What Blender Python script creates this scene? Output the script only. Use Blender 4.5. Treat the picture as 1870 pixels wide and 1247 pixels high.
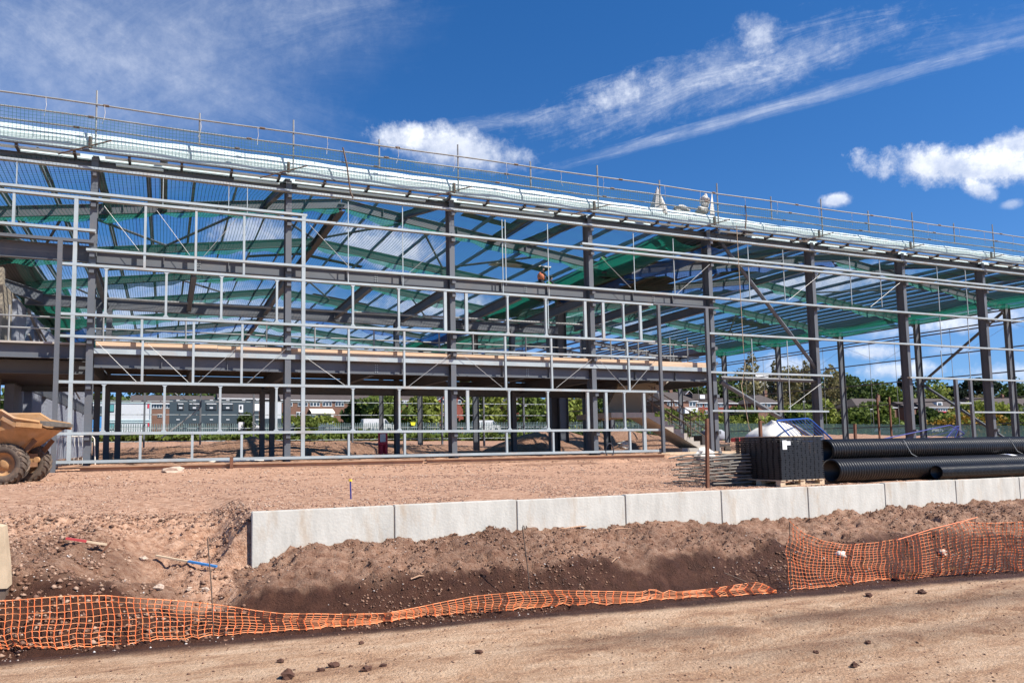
import bpy, bmesh, math, random
import numpy as np
from mathutils import Vector, Matrix
R = math.radians
random.seed(7); rng = np.random.default_rng(11)
for o in list(bpy.data.objects): bpy.data.objects.remove(o)
scene = bpy.context.scene
COL = scene.collection

# ---------------------------------------------------------------- camera (eye is z = 0, X along the facade, Y into the depth)
FPX, PITCH, ROLL, YAW = 1330.668, R(4.870187), R(-0.788982), R(21.680172)
IW, IH, CX, CY = 1870, 1247, 935-105.19, 623.5+74.45
cyw, syw = math.cos(YAW), math.sin(YAW)
fwd0 = Vector((syw, cyw, 0)); r0 = Vector((cyw, -syw, 0)); u0 = Vector((0, 0, 1))
FWD = fwd0*math.cos(PITCH)+u0*math.sin(PITCH); up_ = -fwd0*math.sin(PITCH)+u0*math.cos(PITCH)
RGT = r0*math.cos(ROLL)+up_*math.sin(ROLL); UPV = -r0*math.sin(ROLL)+up_*math.cos(ROLL)
cam = bpy.data.objects.new('camera', bpy.data.cameras.new('camera')); COL.objects.link(cam)
m = Matrix((RGT, UPV, -FWD)).transposed().to_4x4(); cam.matrix_world = m
cam.data.sensor_width = 36; cam.data.lens = 36*FPX/IW
cam.data.shift_x = 105.19/IW; cam.data.shift_y = 74.45/IW
cam.data.clip_start = 0.1; cam.data.clip_end = 5000
scene.camera = cam
def ray(x, y): return FWD*FPX+RGT*(x-CX)-UPV*(y-CY)
def at(x, y, Y=None, z=None, X=None):
    d = ray(x, y)
    t = Y/d.y if Y is not None else z/d.z if z is not None else X/d.x
    return d*t

# ---------------------------------------------------------------- world: sky and clouds, sun
SUN_EL, SUN_AZ = R(48), R(42)            # azimuth measured from -Y towards +X
sund = Vector((math.sin(SUN_AZ)*math.cos(SUN_EL), -math.cos(SUN_AZ)*math.cos(SUN_EL), math.sin(SUN_EL)))
scene.view_settings.view_transform = 'Standard'; scene.view_settings.look = 'None'
scene.view_settings.exposure = 0.68; scene.view_settings.gamma = 1
w = bpy.data.worlds.new('World'); scene.world = w; w.use_nodes = True
nt = w.node_tree; nt.nodes.clear(); N = nt.nodes; L = nt.links
def nd(t, **k):
    n = N.new(t)
    for a, b in k.items(): setattr(n, a, b)
    return n
def val(sock, v):
    if isinstance(v, bpy.types.NodeSocket): L.new(v, sock)
    else: sock.default_value = v
def mth(op, a, b=None, c=None, clamp=False):
    n = nd('ShaderNodeMath', operation=op); n.use_clamp = clamp
    val(n.inputs[0], a)
    if b is not None: val(n.inputs[1], b)
    if c is not None: val(n.inputs[2], c)
    return n.outputs[0]
sky = nd('ShaderNodeTexSky', sky_type='NISHITA'); sky.sun_disc = False
sky.sun_elevation = SUN_EL; sky.sun_rotation = math.atan2(sund.x, sund.y)
sky.altitude = 60; sky.air_density = 1.0; sky.dust_density = 0.1; sky.ozone_density = 3.0
tc = nd('ShaderNodeTexCoord'); dirv = tc.outputs['Generated']
# look a little higher into the sky model near the horizon: the clear spring air stays blue down to the trees
sx_ = nd('ShaderNodeSeparateXYZ'); L.new(dirv, sx_.inputs[0]); cz_ = nd('ShaderNodeCombineXYZ'); L.new(sx_.outputs[0], cz_.inputs[0]); L.new(sx_.outputs[1], cz_.inputs[1])
L.new(mth('ADD', mth('MULTIPLY', sx_.outputs[2], .92), .075), cz_.inputs[2]); nrm = nd('ShaderNodeVectorMath', operation='NORMALIZE'); L.new(cz_.outputs[0], nrm.inputs[0]); L.new(nrm.outputs[0], sky.inputs['Vector'])
def dot(v):
    n = nd('ShaderNodeVectorMath', operation='DOT_PRODUCT'); L.new(dirv, n.inputs[0]); n.inputs[1].default_value = tuple(v); return n.outputs['Value']
# one wisp and one billow noise shared by all clouds, sampled on the direction sphere
nz = nd('ShaderNodeTexNoise'); L.new(dirv, nz.inputs['Vector']); nz.inputs['Scale'].default_value = 9; nz.inputs['Detail'].default_value = 10; nz.inputs['Roughness'].default_value = .62
nz.inputs['Distortion'].default_value = .25
nz2 = nd('ShaderNodeTexNoise'); L.new(dirv, nz2.inputs['Vector']); nz2.inputs['Scale'].default_value = 30; nz2.inputs['Detail'].default_value = 9; nz2.inputs['Roughness'].default_value = .68
nz3 = nd('ShaderNodeTexNoise'); nz3.inputs['Scale'].default_value = 5; nz3.inputs['Detail'].default_value = 8; nz3.inputs['Roughness'].default_value = .6
nz4 = nd('ShaderNodeTexNoise'); L.new(dirv, nz4.inputs['Vector']); nz4.inputs['Scale'].default_value = 85; nz4.inputs['Detail'].default_value = 7; nz4.inputs['Roughness'].default_value = .7
def cen(n, k): return mth('MULTIPLY', mth('SUBTRACT', n.outputs['Fac'], .5), k)
nb = mth('ADD', mth('ADD', cen(nz, 1.0), cen(nz2, 1.5)), cen(nz4, .7))
nw = mth('ADD', cen(nz2, 1.3), cen(nz4, 1.0))
total = None; lightness = None
def cloud(px, py, rx, ry, ang, amp, sharp, op, streak=False):
    """cloud round the direction of photo point (px,py); radii in photo pixels, ang in degrees"""
    global total, lightness
    c = ray(px, py).normalized()
    a = (RGT*math.cos(R(ang))+UPV*math.sin(R(ang))); a = (a-c*a.dot(c)).normalized(); b = a.cross(c)*-1
    if b.z < 0: b = -b
    s = FPX/ray(px, py).length
    dc = dot(c); ru, rv = rx/FPX*s, ry/FPX*s
    u = mth('DIVIDE', mth('DIVIDE', dot(a), dc), ru); v = mth('DIVIDE', mth('DIVIDE', dot(b), dc), rv)
    r = mth('SQRT', mth('ADD', mth('MULTIPLY', u, u), mth('MULTIPLY', v, v)))
    if streak:
        cb = nd('ShaderNodeCombineXYZ'); val(cb.inputs[0], mth('MULTIPLY', u, min(ru/rv*.22, 3.0))); val(cb.inputs[1], mth('MULTIPLY', v, 1.1)); cb.inputs[2].default_value = px*.013
        n3 = nd('ShaderNodeTexNoise'); L.new(cb.outputs[0], n3.inputs['Vector']); n3.inputs['Scale'].default_value = 1.5; n3.inputs['Detail'].default_value = 12; n3.inputs['Roughness'].default_value = .72
        n3.inputs['Distortion'].default_value = 1.1
        base = mth('ADD', cen(n3, amp*2.2), mth('MULTIPLY', nw, amp*amp)); dens = mth('ADD', .62, mth('ADD', cen(n3, .6+amp*1.1), mth('MULTIPLY', nw, amp*.55)), clamp=True)
    else: base = mth('MULTIPLY', nb, amp); dens = mth('ADD', .86, mth('MULTIPLY', nb, .55), clamp=True)
    k = mth('MULTIPLY', mth('ADD', mth('SUBTRACT', 1.0, r), base), sharp, clamp=True)
    k = mth('MULTIPLY', mth('MULTIPLY', mth('POWER', k, 1.25), dens), op)
    k = mth('MULTIPLY', k, mth('GREATER_THAN', dc, 0.0))
    # sunlit tops, greyer undersides
    lv = mth('ADD', .55, mth('ADD', mth('MULTIPLY', v, .42 if not streak else .1), cen(nz2, 1.1)), clamp=True); lv = mth('MULTIPLY', lv, k)
    lightness = lv if lightness is None else mth('ADD', lightness, lv)
    total = k if total is None else mth('SUBTRACT', mth('ADD', total, k), mth('MULTIPLY', total, k))
cloud(830, 272, 160, 42, -10, .62, 1.7, .8)
cloud(740, 250, 72, 28, 0, .6, 1.8, .7)
cloud(1765, 303, 180, 46, -4, .8, 1.9, 1.0)
cloud(1835, 272, 90, 34, 15, .7, 1.9, .95)
cloud(1790, 345, 40, 22, -20, .8, 1.8, .8)
cloud(1527, 365, 28, 15, 0, .7, 1.7, .8)
cloud(1848, 372, 24, 12, 10, .7, 1.6, .5)
cloud(1385, 66, 46, 50, 40, 1.1, 1.0, .55)
cloud(1130, 175, 70, 34, 30, 1.0, 1.0, .7)
cloud(1290, 148, 380, 64, 16, .8, .9, .7, True)
cloud(1480, 100, 190, 40, 18, .8, .8, .35, True)
cloud(1420, 196, 560, 17, 15.2, .45, 1.1, .62, True)
cloud(900, 225, 240, 18, 8, .6, .9, .4, True)
cloud(1820, 60, 160, 40, 12, .8, .7, .3, True)
cloud(230, 110, 700, 260, 14, .33, .75, .62, True)
cloud(420, 170, 380, 90, -24, .5, .7, .3, True)
cloud(60, 50, 320, 120, -30, .6, .7, .35, True)
cloud(560, 30, 260, 90, 10, .7, .7, .3, True)
# cumulus low behind the frame
cloud(700, 450, 140, 50, -5, .8, 1.4, .7)
cloud(455, 430, 90, 40, 0, .9, 1.4, .6)
cloud(800, 560, 200, 36, 0, .9, 1.3, .65)
cloud(150, 590, 480, 150, 0, .5, .9, .85, True)
cloud(380, 560, 330, 70, 0, .7, 1.0, .6, True)
cloud(600, 630, 500, 60, 0, .6, 1.0, .7, True)
cloud(1050, 590, 220, 40, 0, .9, 1.3, .7)
cloud(1480, 520, 210, 34, 6, .8, 1.4, .75)
cloud(1598, 642, 58, 20, 0, .7, 1.7, .9)
cloud(1640, 676, 80, 22, 0, .7, 1.7, .9)
cloud(1790, 582, 110, 26, 8, .8, 1.4, .75)
cloud(1740, 640, 50, 12, 0, .8, 1.3, .4)
cloud(1440, 668, 80, 24, 0, .9, 1.3, .6)
cloud(1640, 606, 110, 18, 5, .9, 1.2, .5)
cloud(1845, 680, 80, 24, 0, .9, 1.4, .65)
# saturated clear blue as the camera renders it
hs = nd('ShaderNodeHueSaturation'); L.new(sky.outputs[0], hs.inputs['Color']); hs.inputs['Saturation'].default_value = 1.32; hs.inputs['Value'].default_value = .80
tint = nd('ShaderNodeVectorMath', operation='MULTIPLY'); L.new(hs.outputs[0], tint.inputs[0]); tint.inputs[1].default_value = (.98, .97, 1.12)
cmix = nd('ShaderNodeMix', data_type='RGBA'); L.new(total, cmix.inputs['Factor']); L.new(tint.outputs[0], cmix.inputs['A'])
ccol = nd('ShaderNodeMix', data_type='RGBA'); L.new(mth('DIVIDE', lightness, mth('ADD', total, .02), clamp=True), ccol.inputs['Factor']); ccol.inputs['A'].default_value = (3.6, 4.1, 5.3, 1); ccol.inputs['B'].default_value = (7.6, 7.8, 8.2, 1)
L.new(ccol.outputs['Result'], cmix.inputs['B'])
bg = nd('ShaderNodeBackground'); L.new(cmix.outputs['Result'], bg.inputs['Color']); bg.inputs['Strength'].default_value = .1
wo = nd('ShaderNodeOutputWorld'); L.new(bg.outputs[0], wo.inputs['Surface'])
sl = bpy.data.lights.new('sun', 'SUN'); sl.energy = 5.0; sl.angle = R(.5); sl.color = (1, .95, .87)
so = bpy.data.objects.new('sun', sl); COL.objects.link(so); so.rotation_euler = sund.to_track_quat('Z', 'Y').to_euler(); so.location = (0, -20, 60)
scene.cycles.transparent_max_bounces = 40

# ---------------------------------------------------------------- materials
def newmat(name):
    mt = bpy.data.materials.new(name); mt.use_nodes = True
    t = mt.node_tree; b = t.nodes['Principled BSDF']; return mt, t, b
def mat(name, col, rough=.6, metal=0, var=.12, vscale=3.0, bump=0, bscale=40, stain=None, stain_amt=.4, sscale=1.2, spec=.4, stretch=(1, 1, 1)):
    mt, t, b = newmat(name)
    b.inputs['Roughness'].default_value = rough; b.inputs['Metallic'].default_value = metal
    b.inputs['Specular IOR Level'].default_value = spec
    tc = t.nodes.new('ShaderNodeTexCoord'); mp = t.nodes.new('ShaderNodeMapping'); mp.inputs['Scale'].default_value = stretch
    ge = t.nodes.new('ShaderNodeNewGeometry'); t.links.new(ge.outputs['Position'], mp.inputs['Vector'])
    n = t.nodes.new('ShaderNodeTexNoise'); n.inputs['Scale'].default_value = vscale; n.inputs['Detail'].default_value = 6; n.inputs['Roughness'].default_value = .65
    t.links.new(mp.outputs[0], n.inputs['Vector'])
    r = t.nodes.new('ShaderNodeMapRange'); r.inputs['From Min'].default_value = .3; r.inputs['From Max'].default_value = .7
    r.inputs['To Min'].default_value = 1-var; r.inputs['To Max'].default_value = 1+var; t.links.new(n.outputs['Fac'], r.inputs['Value'])
    mx = t.nodes.new('ShaderNodeMix'); mx.data_type = 'RGBA'; mx.blend_type = 'MULTIPLY'; mx.inputs['Factor'].default_value = 1
    mx.inputs['A'].default_value = (*col, 1); t.links.new(r.outputs[0], mx.inputs['B']); out = mx.outputs['Result']
    if stain:
        n2 = t.nodes.new('ShaderNodeTexNoise'); n2.inputs['Scale'].default_value = sscale; n2.inputs['Detail'].default_value = 7; n2.inputs['Roughness'].default_value = .7
        t.links.new(mp.outputs[0], n2.inputs['Vector'])
        cr = t.nodes.new('ShaderNodeValToRGB'); cr.color_ramp.elements[0].position = .52; cr.color_ramp.elements[1].position = .68
        cr.color_ramp.elements[1].color = (stain_amt,)*3+(1,); t.links.new(n2.outputs['Fac'], cr.inputs[0])
        m2 = t.nodes.new('ShaderNodeMix'); m2.data_type = 'RGBA'; t.links.new(cr.outputs[0], m2.inputs['Factor']); t.links.new(out, m2.inputs['A']); m2.inputs['B'].default_value = (*stain, 1)
        out = m2.outputs['Result']
    t.links.new(out, b.inputs['Base Color'])
    if bump:
        n3 = t.nodes.new('ShaderNodeTexNoise'); n3.inputs['Scale'].default_value = bscale; n3.inputs['Detail'].default_value = 5
        t.links.new(tc.outputs['Object'], n3.inputs['Vector'])
        bp = t.nodes.new('ShaderNodeBump'); bp.inputs['Strength'].default_value = bump; bp.inputs['Distance'].default_value = .02
        t.links.new(n3.outputs['Fac'], bp.inputs['Height']); t.links.new(bp.outputs[0], b.inputs['Normal'])
    return mt
M = {}
M['steel'] = mat('grey_painted_steel', (.105, .114, .127), .55, var=.1, vscale=.7, stain=(.22, .16, .12), stain_amt=.2, sscale=1.5)
M['galv'] = mat('galvanised_steel', (.37, .42, .43), .5, .15, var=.14, vscale=1.1, stain=(.42, .3, .22), stain_amt=.45, sscale=.9)
M['galvd'] = mat('weathered_galvanised_tube', (.26, .265, .26), .6, .1, var=.2, vscale=2.5, stain=(.2, .15, .1), stain_amt=.4, sscale=3)
M['oldtube'] = mat('dull_muddy_tube', (.17, .155, .135), .75, 0, var=.3, vscale=4, stain=(.2, .12, .07), stain_amt=.5, sscale=3)
M['rod'] = mat('tie_rod_steel', (.38, .38, .37), .5, .3)
M['purlin'] = mat('galvanised_purlin', (.20, .22, .23), .6, .1, var=.15, vscale=1)
M['white'] = mat('white_flashing', (.62, .72, .72), .5, var=.06, vscale=.5, stain=(.55, .66, .7), stain_amt=.4, sscale=.7)
M['whitelow'] = mat('pale_lining', (.47, .58, .58), .6, var=.08, vscale=.6)
M['board'] = mat('timber_board', (.62, .44, .30), .8, var=.18, vscale=3, stretch=(.25, 2, 6), stain=(.3, .19, .12), stain_amt=.4)
M['wood'] = mat('pale_timber', (.55, .42, .28), .8, var=.2, vscale=4, stain=(.25, .17, .1), stain_amt=.4)
M['plank'] = mat('muddy_scaffold_board', (.40, .24, .15), .85, var=.2, vscale=2.5, stain=(.14, .08, .05), stain_amt=.5)
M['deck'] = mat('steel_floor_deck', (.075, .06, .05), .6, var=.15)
M['conc'] = mat('precast_concrete', (.53, .51, .455), .85, var=.16, vscale=2.2, bump=.2, bscale=30, stain=(.40, .29, .185), stain_amt=.55, sscale=1.5, stretch=(2.2, 1, .55))
M['conc2'] = mat('cast_concrete_stair', (.42, .38, .33), .85, var=.12, vscale=2, bump=.2)
M['core'] = mat('tan_concrete_core', (.30, .26, .20), .9, var=.12, vscale=.8, bump=.2)
M['block'] = mat('grey_blockwork', (.30, .32, .37), .9, var=.1, vscale=4)
M['black'] = mat('black_plastic', (.012, .013, .015), .42, var=.2, spec=.5)
M['pipe'] = mat('black_corrugated_plastic', (.009, .009, .010), .38, var=.25, vscale=5, stain=(.10, .065, .04), stain_amt=.16, sscale=2.5, spec=.45)
M['rust'] = mat('rusty_steel', (.16, .07, .04), .85, var=.3, vscale=8)
M['rebar'] = mat('rusty_pin', (.14, .10, .075), .7, .2, var=.3, vscale=12)
M['orange'] = mat('orange_mesh_plastic', (.82, .19, .06), .55, var=.12, vscale=6, stain=(.85, .5, .2), stain_amt=.5, sscale=8)
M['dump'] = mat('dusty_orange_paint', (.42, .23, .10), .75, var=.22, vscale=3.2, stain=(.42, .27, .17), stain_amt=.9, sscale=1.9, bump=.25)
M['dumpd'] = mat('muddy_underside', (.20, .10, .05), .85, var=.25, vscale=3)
M['tyre'] = mat('dusty_tyre_rubber', (.10, .075, .058), .9, var=.3, vscale=4, stain=(.26, .17, .11), stain_amt=.6, sscale=3, bump=.3)
M['lip'] = mat('worn_steel_lip', (.16, .14, .12), .5, .4, var=.3, vscale=6)
M['blue'] = mat('blue_painted_tube', (.02, .08, .33), .4, var=.1)
M['blued'] = mat('dark_blue_tube', (.02, .035, .22), .45, var=.1)
M['bluep'] = mat('blue_paint', (.05, .22, .50), .6, var=.1, vscale=6)
M['redp'] = mat('red_paint', (.45, .06, .06), .6, var=.2, vscale=6)
M['yellow'] = mat('yellow_plastic', (.75, .55, .05), .5)
M['bag'] = mat('white_bulk_bag', (.72, .68, .60), .85, var=.08, vscale=6, bump=.25, bscale=14)
M['sack'] = mat('grey_white_sack', (.55, .52, .47), .85, var=.2, vscale=8, stain=(.3, .25, .2), stain_amt=.5, sscale=6)
M['paper'] = mat('white_paper', (.78, .79, .8), .6, var=.03)
M['ink'] = mat('blue_ink', (.03, .07, .35), .6)
M['text'] = mat('pale_lettering', (.75, .66, .52), .6)
M['plate'] = mat('dark_name_plate', (.06, .05, .045), .5)
M['stone'] = mat('limestone_and_sandstone_chips', (.42, .27, .185), .9, var=.4, vscale=9)
M['stonew'] = mat('pale_limestone', (.46, .35, .27), .9, var=.2, vscale=9)
M['clod'] = mat('dark_earth_clod', (.085, .040, .026), .95, var=.3, vscale=20, bump=.5, bscale=30)
M['brickr'] = mat('red_brick', (.25, .065, .045), .9, var=.15, vscale=1)
M['brickb'] = mat('brown_brick', (.19, .10, .07), .9, var=.15, vscale=1)
M['tile'] = mat('grey_brown_roof_tile', (.075, .06, .055), .9, var=.15, vscale=1)
M['winw'] = mat('white_window_frame', (.75, .75, .75), .5)
M['glass'] = mat('dark_window_glass', (.04, .05, .06), .12, spec=.8)
M['tglass'] = mat('teal_window_glass', (.10, .30, .30), .15, spec=.8)
M['cabw'] = mat('pale_grey_cabin_panel', (.55, .56, .57), .5, var=.04)
M['cabd'] = mat('dark_slate_cabin_panel', (.045, .065, .078), .5, var=.08)
M['redsign'] = mat('red_panel', (.6, .03, .06), .5)
M['palis'] = mat('galvanised_palisade', (.20, .26, .25), .6, .1, var=.15)
M['palisr'] = mat('green_grey_palisade', (.12, .19, .17), .6, .1, var=.15)
M['hiviso'] = mat('orange_vest', (.85, .25, .12), .7); M['hivisg'] = mat('green_jacket', (.08, .3, .08), .7)
M['skin'] = mat('skin', (.45, .27, .2), .6); M['cloth'] = mat('dark_clothing', (.03, .035, .05), .8); M['helmet'] = mat('dark_helmet', (.02, .02, .03), .4); M['helmw'] = mat('white_helmet', (.7, .7, .7), .4)
M['carw'] = mat('white_car_paint', (.6, .6, .6), .3); M['cars'] = mat('silver_car_paint', (.35, .37, .4), .3, .3); M['carg'] = mat('slate_car_paint', (.09, .11, .14), .3)
M['bark'] = mat('bark', (.10, .075, .055), .9, var=.25, vscale=3)
M['water'] = mat('muddy_water', (.17, .085, .035), .06, var=.15, vscale=2, spec=.8)
M['yellowsign'] = mat('yellow_sign', (.8, .7, .03), .5)

def leafmat(name, c1, c2):
    mt, t, b = newmat(name); b.inputs['Roughness'].default_value = .7; b.inputs['Specular IOR Level'].default_value = .25
    g = t.nodes.new('ShaderNodeNewGeometry'); cr = t.nodes.new('ShaderNodeMix'); cr.data_type = 'RGBA'
    t.links.new(g.outputs['Random Per Island'], cr.inputs['Factor']); cr.inputs['A'].default_value = (*c1, 1); cr.inputs['B'].default_value = (*c2, 1)
    t.links.new(cr.outputs['Result'], b.inputs['Base Color'])
    tr = t.nodes.new('ShaderNodeBsdfTranslucent'); t.links.new(cr.outputs['Result'], tr.inputs['Color'])
    mx = t.nodes.new('ShaderNodeMixShader'); mx.inputs[0].default_value = .3; t.links.new(b.outputs[0], mx.inputs[1]); t.links.new(tr.outputs[0], mx.inputs[2])
    t.links.new(mx.outputs[0], t.nodes['Material Output'].inputs['Surface']); return mt
M['leafd'] = leafmat('dark_leaves', (.03, .055, .014), (.085, .12, .03))
M['leafm'] = leafmat('green_leaves', (.075, .115, .02), (.17, .21, .045))
M['leafl'] = leafmat('spring_leaves', (.16, .20, .03), (.28, .30, .07))
M['leafo'] = leafmat('budding_olive_leaves', (.16, .14, .06), (.27, .23, .11))
M['leafp'] = leafmat('dark_pine_needles', (.010, .020, .012), (.030, .045, .022))
M['leafy'] = leafmat('orange_gorse', (.22, .13, .02), (.35, .2, .03))

def netmat(name, col, cell, wire, fill=0.0, axes=('X', 'Y')):
    """knotted netting: opaque strands on a square grid (object space metres), open cells let light through; fill = fine fuzz in the cells"""
    mt, t, b = newmat(name); b.inputs['Base Color'].default_value = (*col, 1); b.inputs['Roughness'].default_value = .7
    uv = t.nodes.new('ShaderNodeUVMap'); uv.uv_map = 'UVMap'
    sp = t.nodes.new('ShaderNodeSeparateXYZ'); t.links.new(uv.outputs[0], sp.inputs[0])
    def line(s):
        a = t.nodes.new('ShaderNodeMath'); a.operation = 'DIVIDE'; t.links.new(sp.outputs[s], a.inputs[0]); a.inputs[1].default_value = cell
        f = t.nodes.new('ShaderNodeMath'); f.operation = 'FRACT'; t.links.new(a.outputs[0], f.inputs[0])
        l = t.nodes.new('ShaderNodeMath'); l.operation = 'LESS_THAN'; t.links.new(f.outputs[0], l.inputs[0]); l.inputs[1].default_value = wire/cell; return l.outputs[0]
    mx = t.nodes.new('ShaderNodeMath'); mx.operation = 'MAXIMUM'; t.links.new(line(0), mx.inputs[0]); t.links.new(line(1), mx.inputs[1])
    m2 = t.nodes.new('ShaderNodeMath'); m2.operation = 'MAXIMUM'; t.links.new(mx.outputs[0], m2.inputs[0]); m2.inputs[1].default_value = fill
    tr = t.nodes.new('ShaderNodeBsdfTransparent'); ms = t.nodes.new('ShaderNodeMixShader')
    tl = t.nodes.new('ShaderNodeBsdfTranslucent'); tl.inputs['Color'].default_value = (*col, 1)
    mb = t.nodes.new('ShaderNodeMixShader'); mb.inputs[0].default_value = .45; t.links.new(b.outputs[0], mb.inputs[1]); t.links.new(tl.outputs[0], mb.inputs[2])
    t.links.new(m2.outputs[0], ms.inputs[0]); t.links.new(tr.outputs[0], ms.inputs[1]); t.links.new(mb.outputs[0], ms.inputs[2])
    t.links.new(ms.outputs[0], t.nodes['Material Output'].inputs['Surface']); return mt
M['orange2'] = mat('faded_mesh_plastic', (.85, .33, .14), .6, var=.12, vscale=6)
M['netg'] = netmat('green_safety_net', (.03, .12, .10), .115, .016)
M['netr'] = netmat('dark_roof_net', (.012, .075, .062), .13, .017, .05)
M['netG'] = netmat('dense_green_net', (.010, .21, .15), .06, .012, .60)
M['netB'] = netmat('dense_blue_net', (.015, .12, .42), .06, .012, .65)
M['netw'] = netmat('wrapped_net', (.012, .17, .13), .06, .012, .17)
M['nets'] = netmat('scaffold_debris_net', (.05, .15, .15), .105, .011, .02)

# ---------------------------------------------------------------- mesh helpers
class MB:
    def __init__(s): s.v = []; s.f = []; s.uv = None
    def add(s, vs, fs):
        b = len(s.v); s.v += [tuple(v) for v in vs]; s.f += [tuple(i+b for i in f) for f in fs]; return s
    def box(s, x0, x1, y0, y1, z0, z1):
        return s.add([(x0, y0, z0), (x1, y0, z0), (x1, y1, z0), (x0, y1, z0), (x0, y0, z1), (x1, y0, z1), (x1, y1, z1), (x0, y1, z1)],
                     [(0, 3, 2, 1), (4, 5, 6, 7), (0, 1, 5, 4), (1, 2, 6, 5), (2, 3, 7, 6), (3, 0, 4, 7)])
    def sweep(s, p0, p1, prof, up=(0, 0, 1), cap=True):
        """closed profile [(side,up)] swept from p0 to p1"""
        p0 = Vector(p0); p1 = Vector(p1); d = (p1-p0).normalized(); u = Vector(up)
        sd = d.cross(u)
        if sd.length < 1e-5: sd = d.cross(Vector((1, 0, 0)))
        sd.normalize(); u = sd.cross(d).normalized(); n = len(prof)
        vs = [p+sd*a+u*b for p in (p0, p1) for a, b in prof]
        fs = [(i, (i+1) % n, n+(i+1) % n, n+i) for i in range(n)]
        if cap: fs += [tuple(reversed(range(n))), tuple(range(n, 2*n))]
        return s.add(vs, fs)
    def bar(s, p0, p1, wd, ht, up=(0, 0, 1)):
        a, b = wd/2, ht/2; return s.sweep(p0, p1, [(-a, -b), (a, -b), (a, b), (-a, b)], up)
    def ibeam(s, p0, p1, h, b, up=(0, 0, 1), tf=.02, tw=.014):
        """I section, h deep along up, b wide: three plates"""
        p0 = Vector(p0); p1 = Vector(p1); d = (p1-p0).normalized(); u = Vector(up); sd = d.cross(u).normalized(); u = sd.cross(d).normalized()
        s.bar(p0+u*(h-tf)/2, p1+u*(h-tf)/2, b, tf, up); s.bar(p0-u*(h-tf)/2, p1-u*(h-tf)/2, b, tf, up); s.bar(p0, p1, tw, h-2*tf-.001, up); return s
    def tube(s, pts, r, n=6, cap=True):
        pts = [Vector(p) for p in pts]; m0 = len(s.v); up = Vector((0, 0, 1)); rings = []
        for i, p in enumerate(pts):
            d = (pts[min(i+1, len(pts)-1)]-pts[max(i-1, 0)]).normalized()
            a = d.cross(up)
            if a.length < 1e-3: a = d.cross(Vector((1, 0, 0)))
            a.normalize(); b = d.cross(a); rr = r[i] if isinstance(r, (list, tuple)) else r
            rings.append([p+a*rr*math.cos(2*math.pi*k/n)+b*rr*math.sin(2*math.pi*k/n) for k in range(n)])
        vs = [v for q in rings for v in q]
        fs = [(i*n+k, i*n+(k+1) % n, (i+1)*n+(k+1) % n, (i+1)*n+k) for i in range(len(pts)-1) for k in range(n)]
        if cap: fs += [tuple(reversed(range(n))), tuple((len(pts)-1)*n+k for k in range(n))]
        return s.add(vs, fs)
    def xf(s, mtx):
        s.v = [tuple(mtx @ Vector(v)) for v in s.v]; return s
    def build(s, name, m, parent=None, smooth=False, origin=None):
        o3 = Vector(origin) if origin is not None else Vector(parent['_o']) if parent is not None else Vector((0, 0, 0))
        me = bpy.data.meshes.new(name); me.from_pydata([(v[0]-o3.x, v[1]-o3.y, v[2]-o3.z) for v in s.v], [], s.f); me.materials.append(m if isinstance(m, bpy.types.Material) else M[m])
        if smooth: me.polygons.foreach_set('use_smooth', [True]*len(me.polygons))
        me.update()
        o = bpy.data.objects.new(name, me); COL.objects.link(o)
        o['_o'] = tuple(o3)
        if parent is not None: o.parent = parent
        else: o.location = o3
        return o
def tag(o, label=None, cat=None, group=None, kind=None):
    if label: o['label'] = label
    if cat: o['category'] = cat
    if group: o['group'] = group
    if kind: o['kind'] = kind
    return o
def thing(name, label, cat, loc=(0, 0, 0), group=None):
    o = bpy.data.objects.new(name, None); COL.objects.link(o); o.location = loc; o['_o'] = tuple(loc); o.empty_display_size = .2
    return tag(o, label, cat, group)
def copy_tree(o, parent=None):
    c = o.copy(); COL.objects.link(c); c.parent = parent
    for ch in list(o.children): copy_tree(ch, c)
    return c
def sheet(name, P, nu, nv, m, parent=None, thick=None):
    """surface P(u,v) with a metric UV map; u, v in 0..1"""
    pts = [[Vector(P(i/nu, j/nv)) for j in range(nv+1)] for i in range(nu+1)]
    vs = [p for row in pts for p in row]; fs = []; 
    for i in range(nu):
        for j in range(nv):
            a = i*(nv+1)+j; fs.append((a, a+nv+1, a+nv+2, a+1))
    lu = [0]; 
    for i in range(nu): lu.append(lu[-1]+(pts[i+1][nv//2]-pts[i][nv//2]).length)
    lv = [0]
    for j in range(nv): lv.append(lv[-1]+(pts[nu//2][j+1]-pts[nu//2][j]).length)
    b = MB(); b.add(vs, fs); o = b.build(name, m, parent, smooth=True)
    uvl = o.data.uv_layers.new(name='UVMap'); 
    vi = np.zeros(len(o.data.loops), dtype=np.int32); o.data.loops.foreach_get('vertex_index', vi)
    uvs = np.empty((len(vi), 2)); uvs[:, 0] = np.array(lu)[vi//(nv+1)]; uvs[:, 1] = np.array(lv)[vi % (nv+1)]
    uvl.data.foreach_set('uv', uvs.ravel())
    return o

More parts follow.
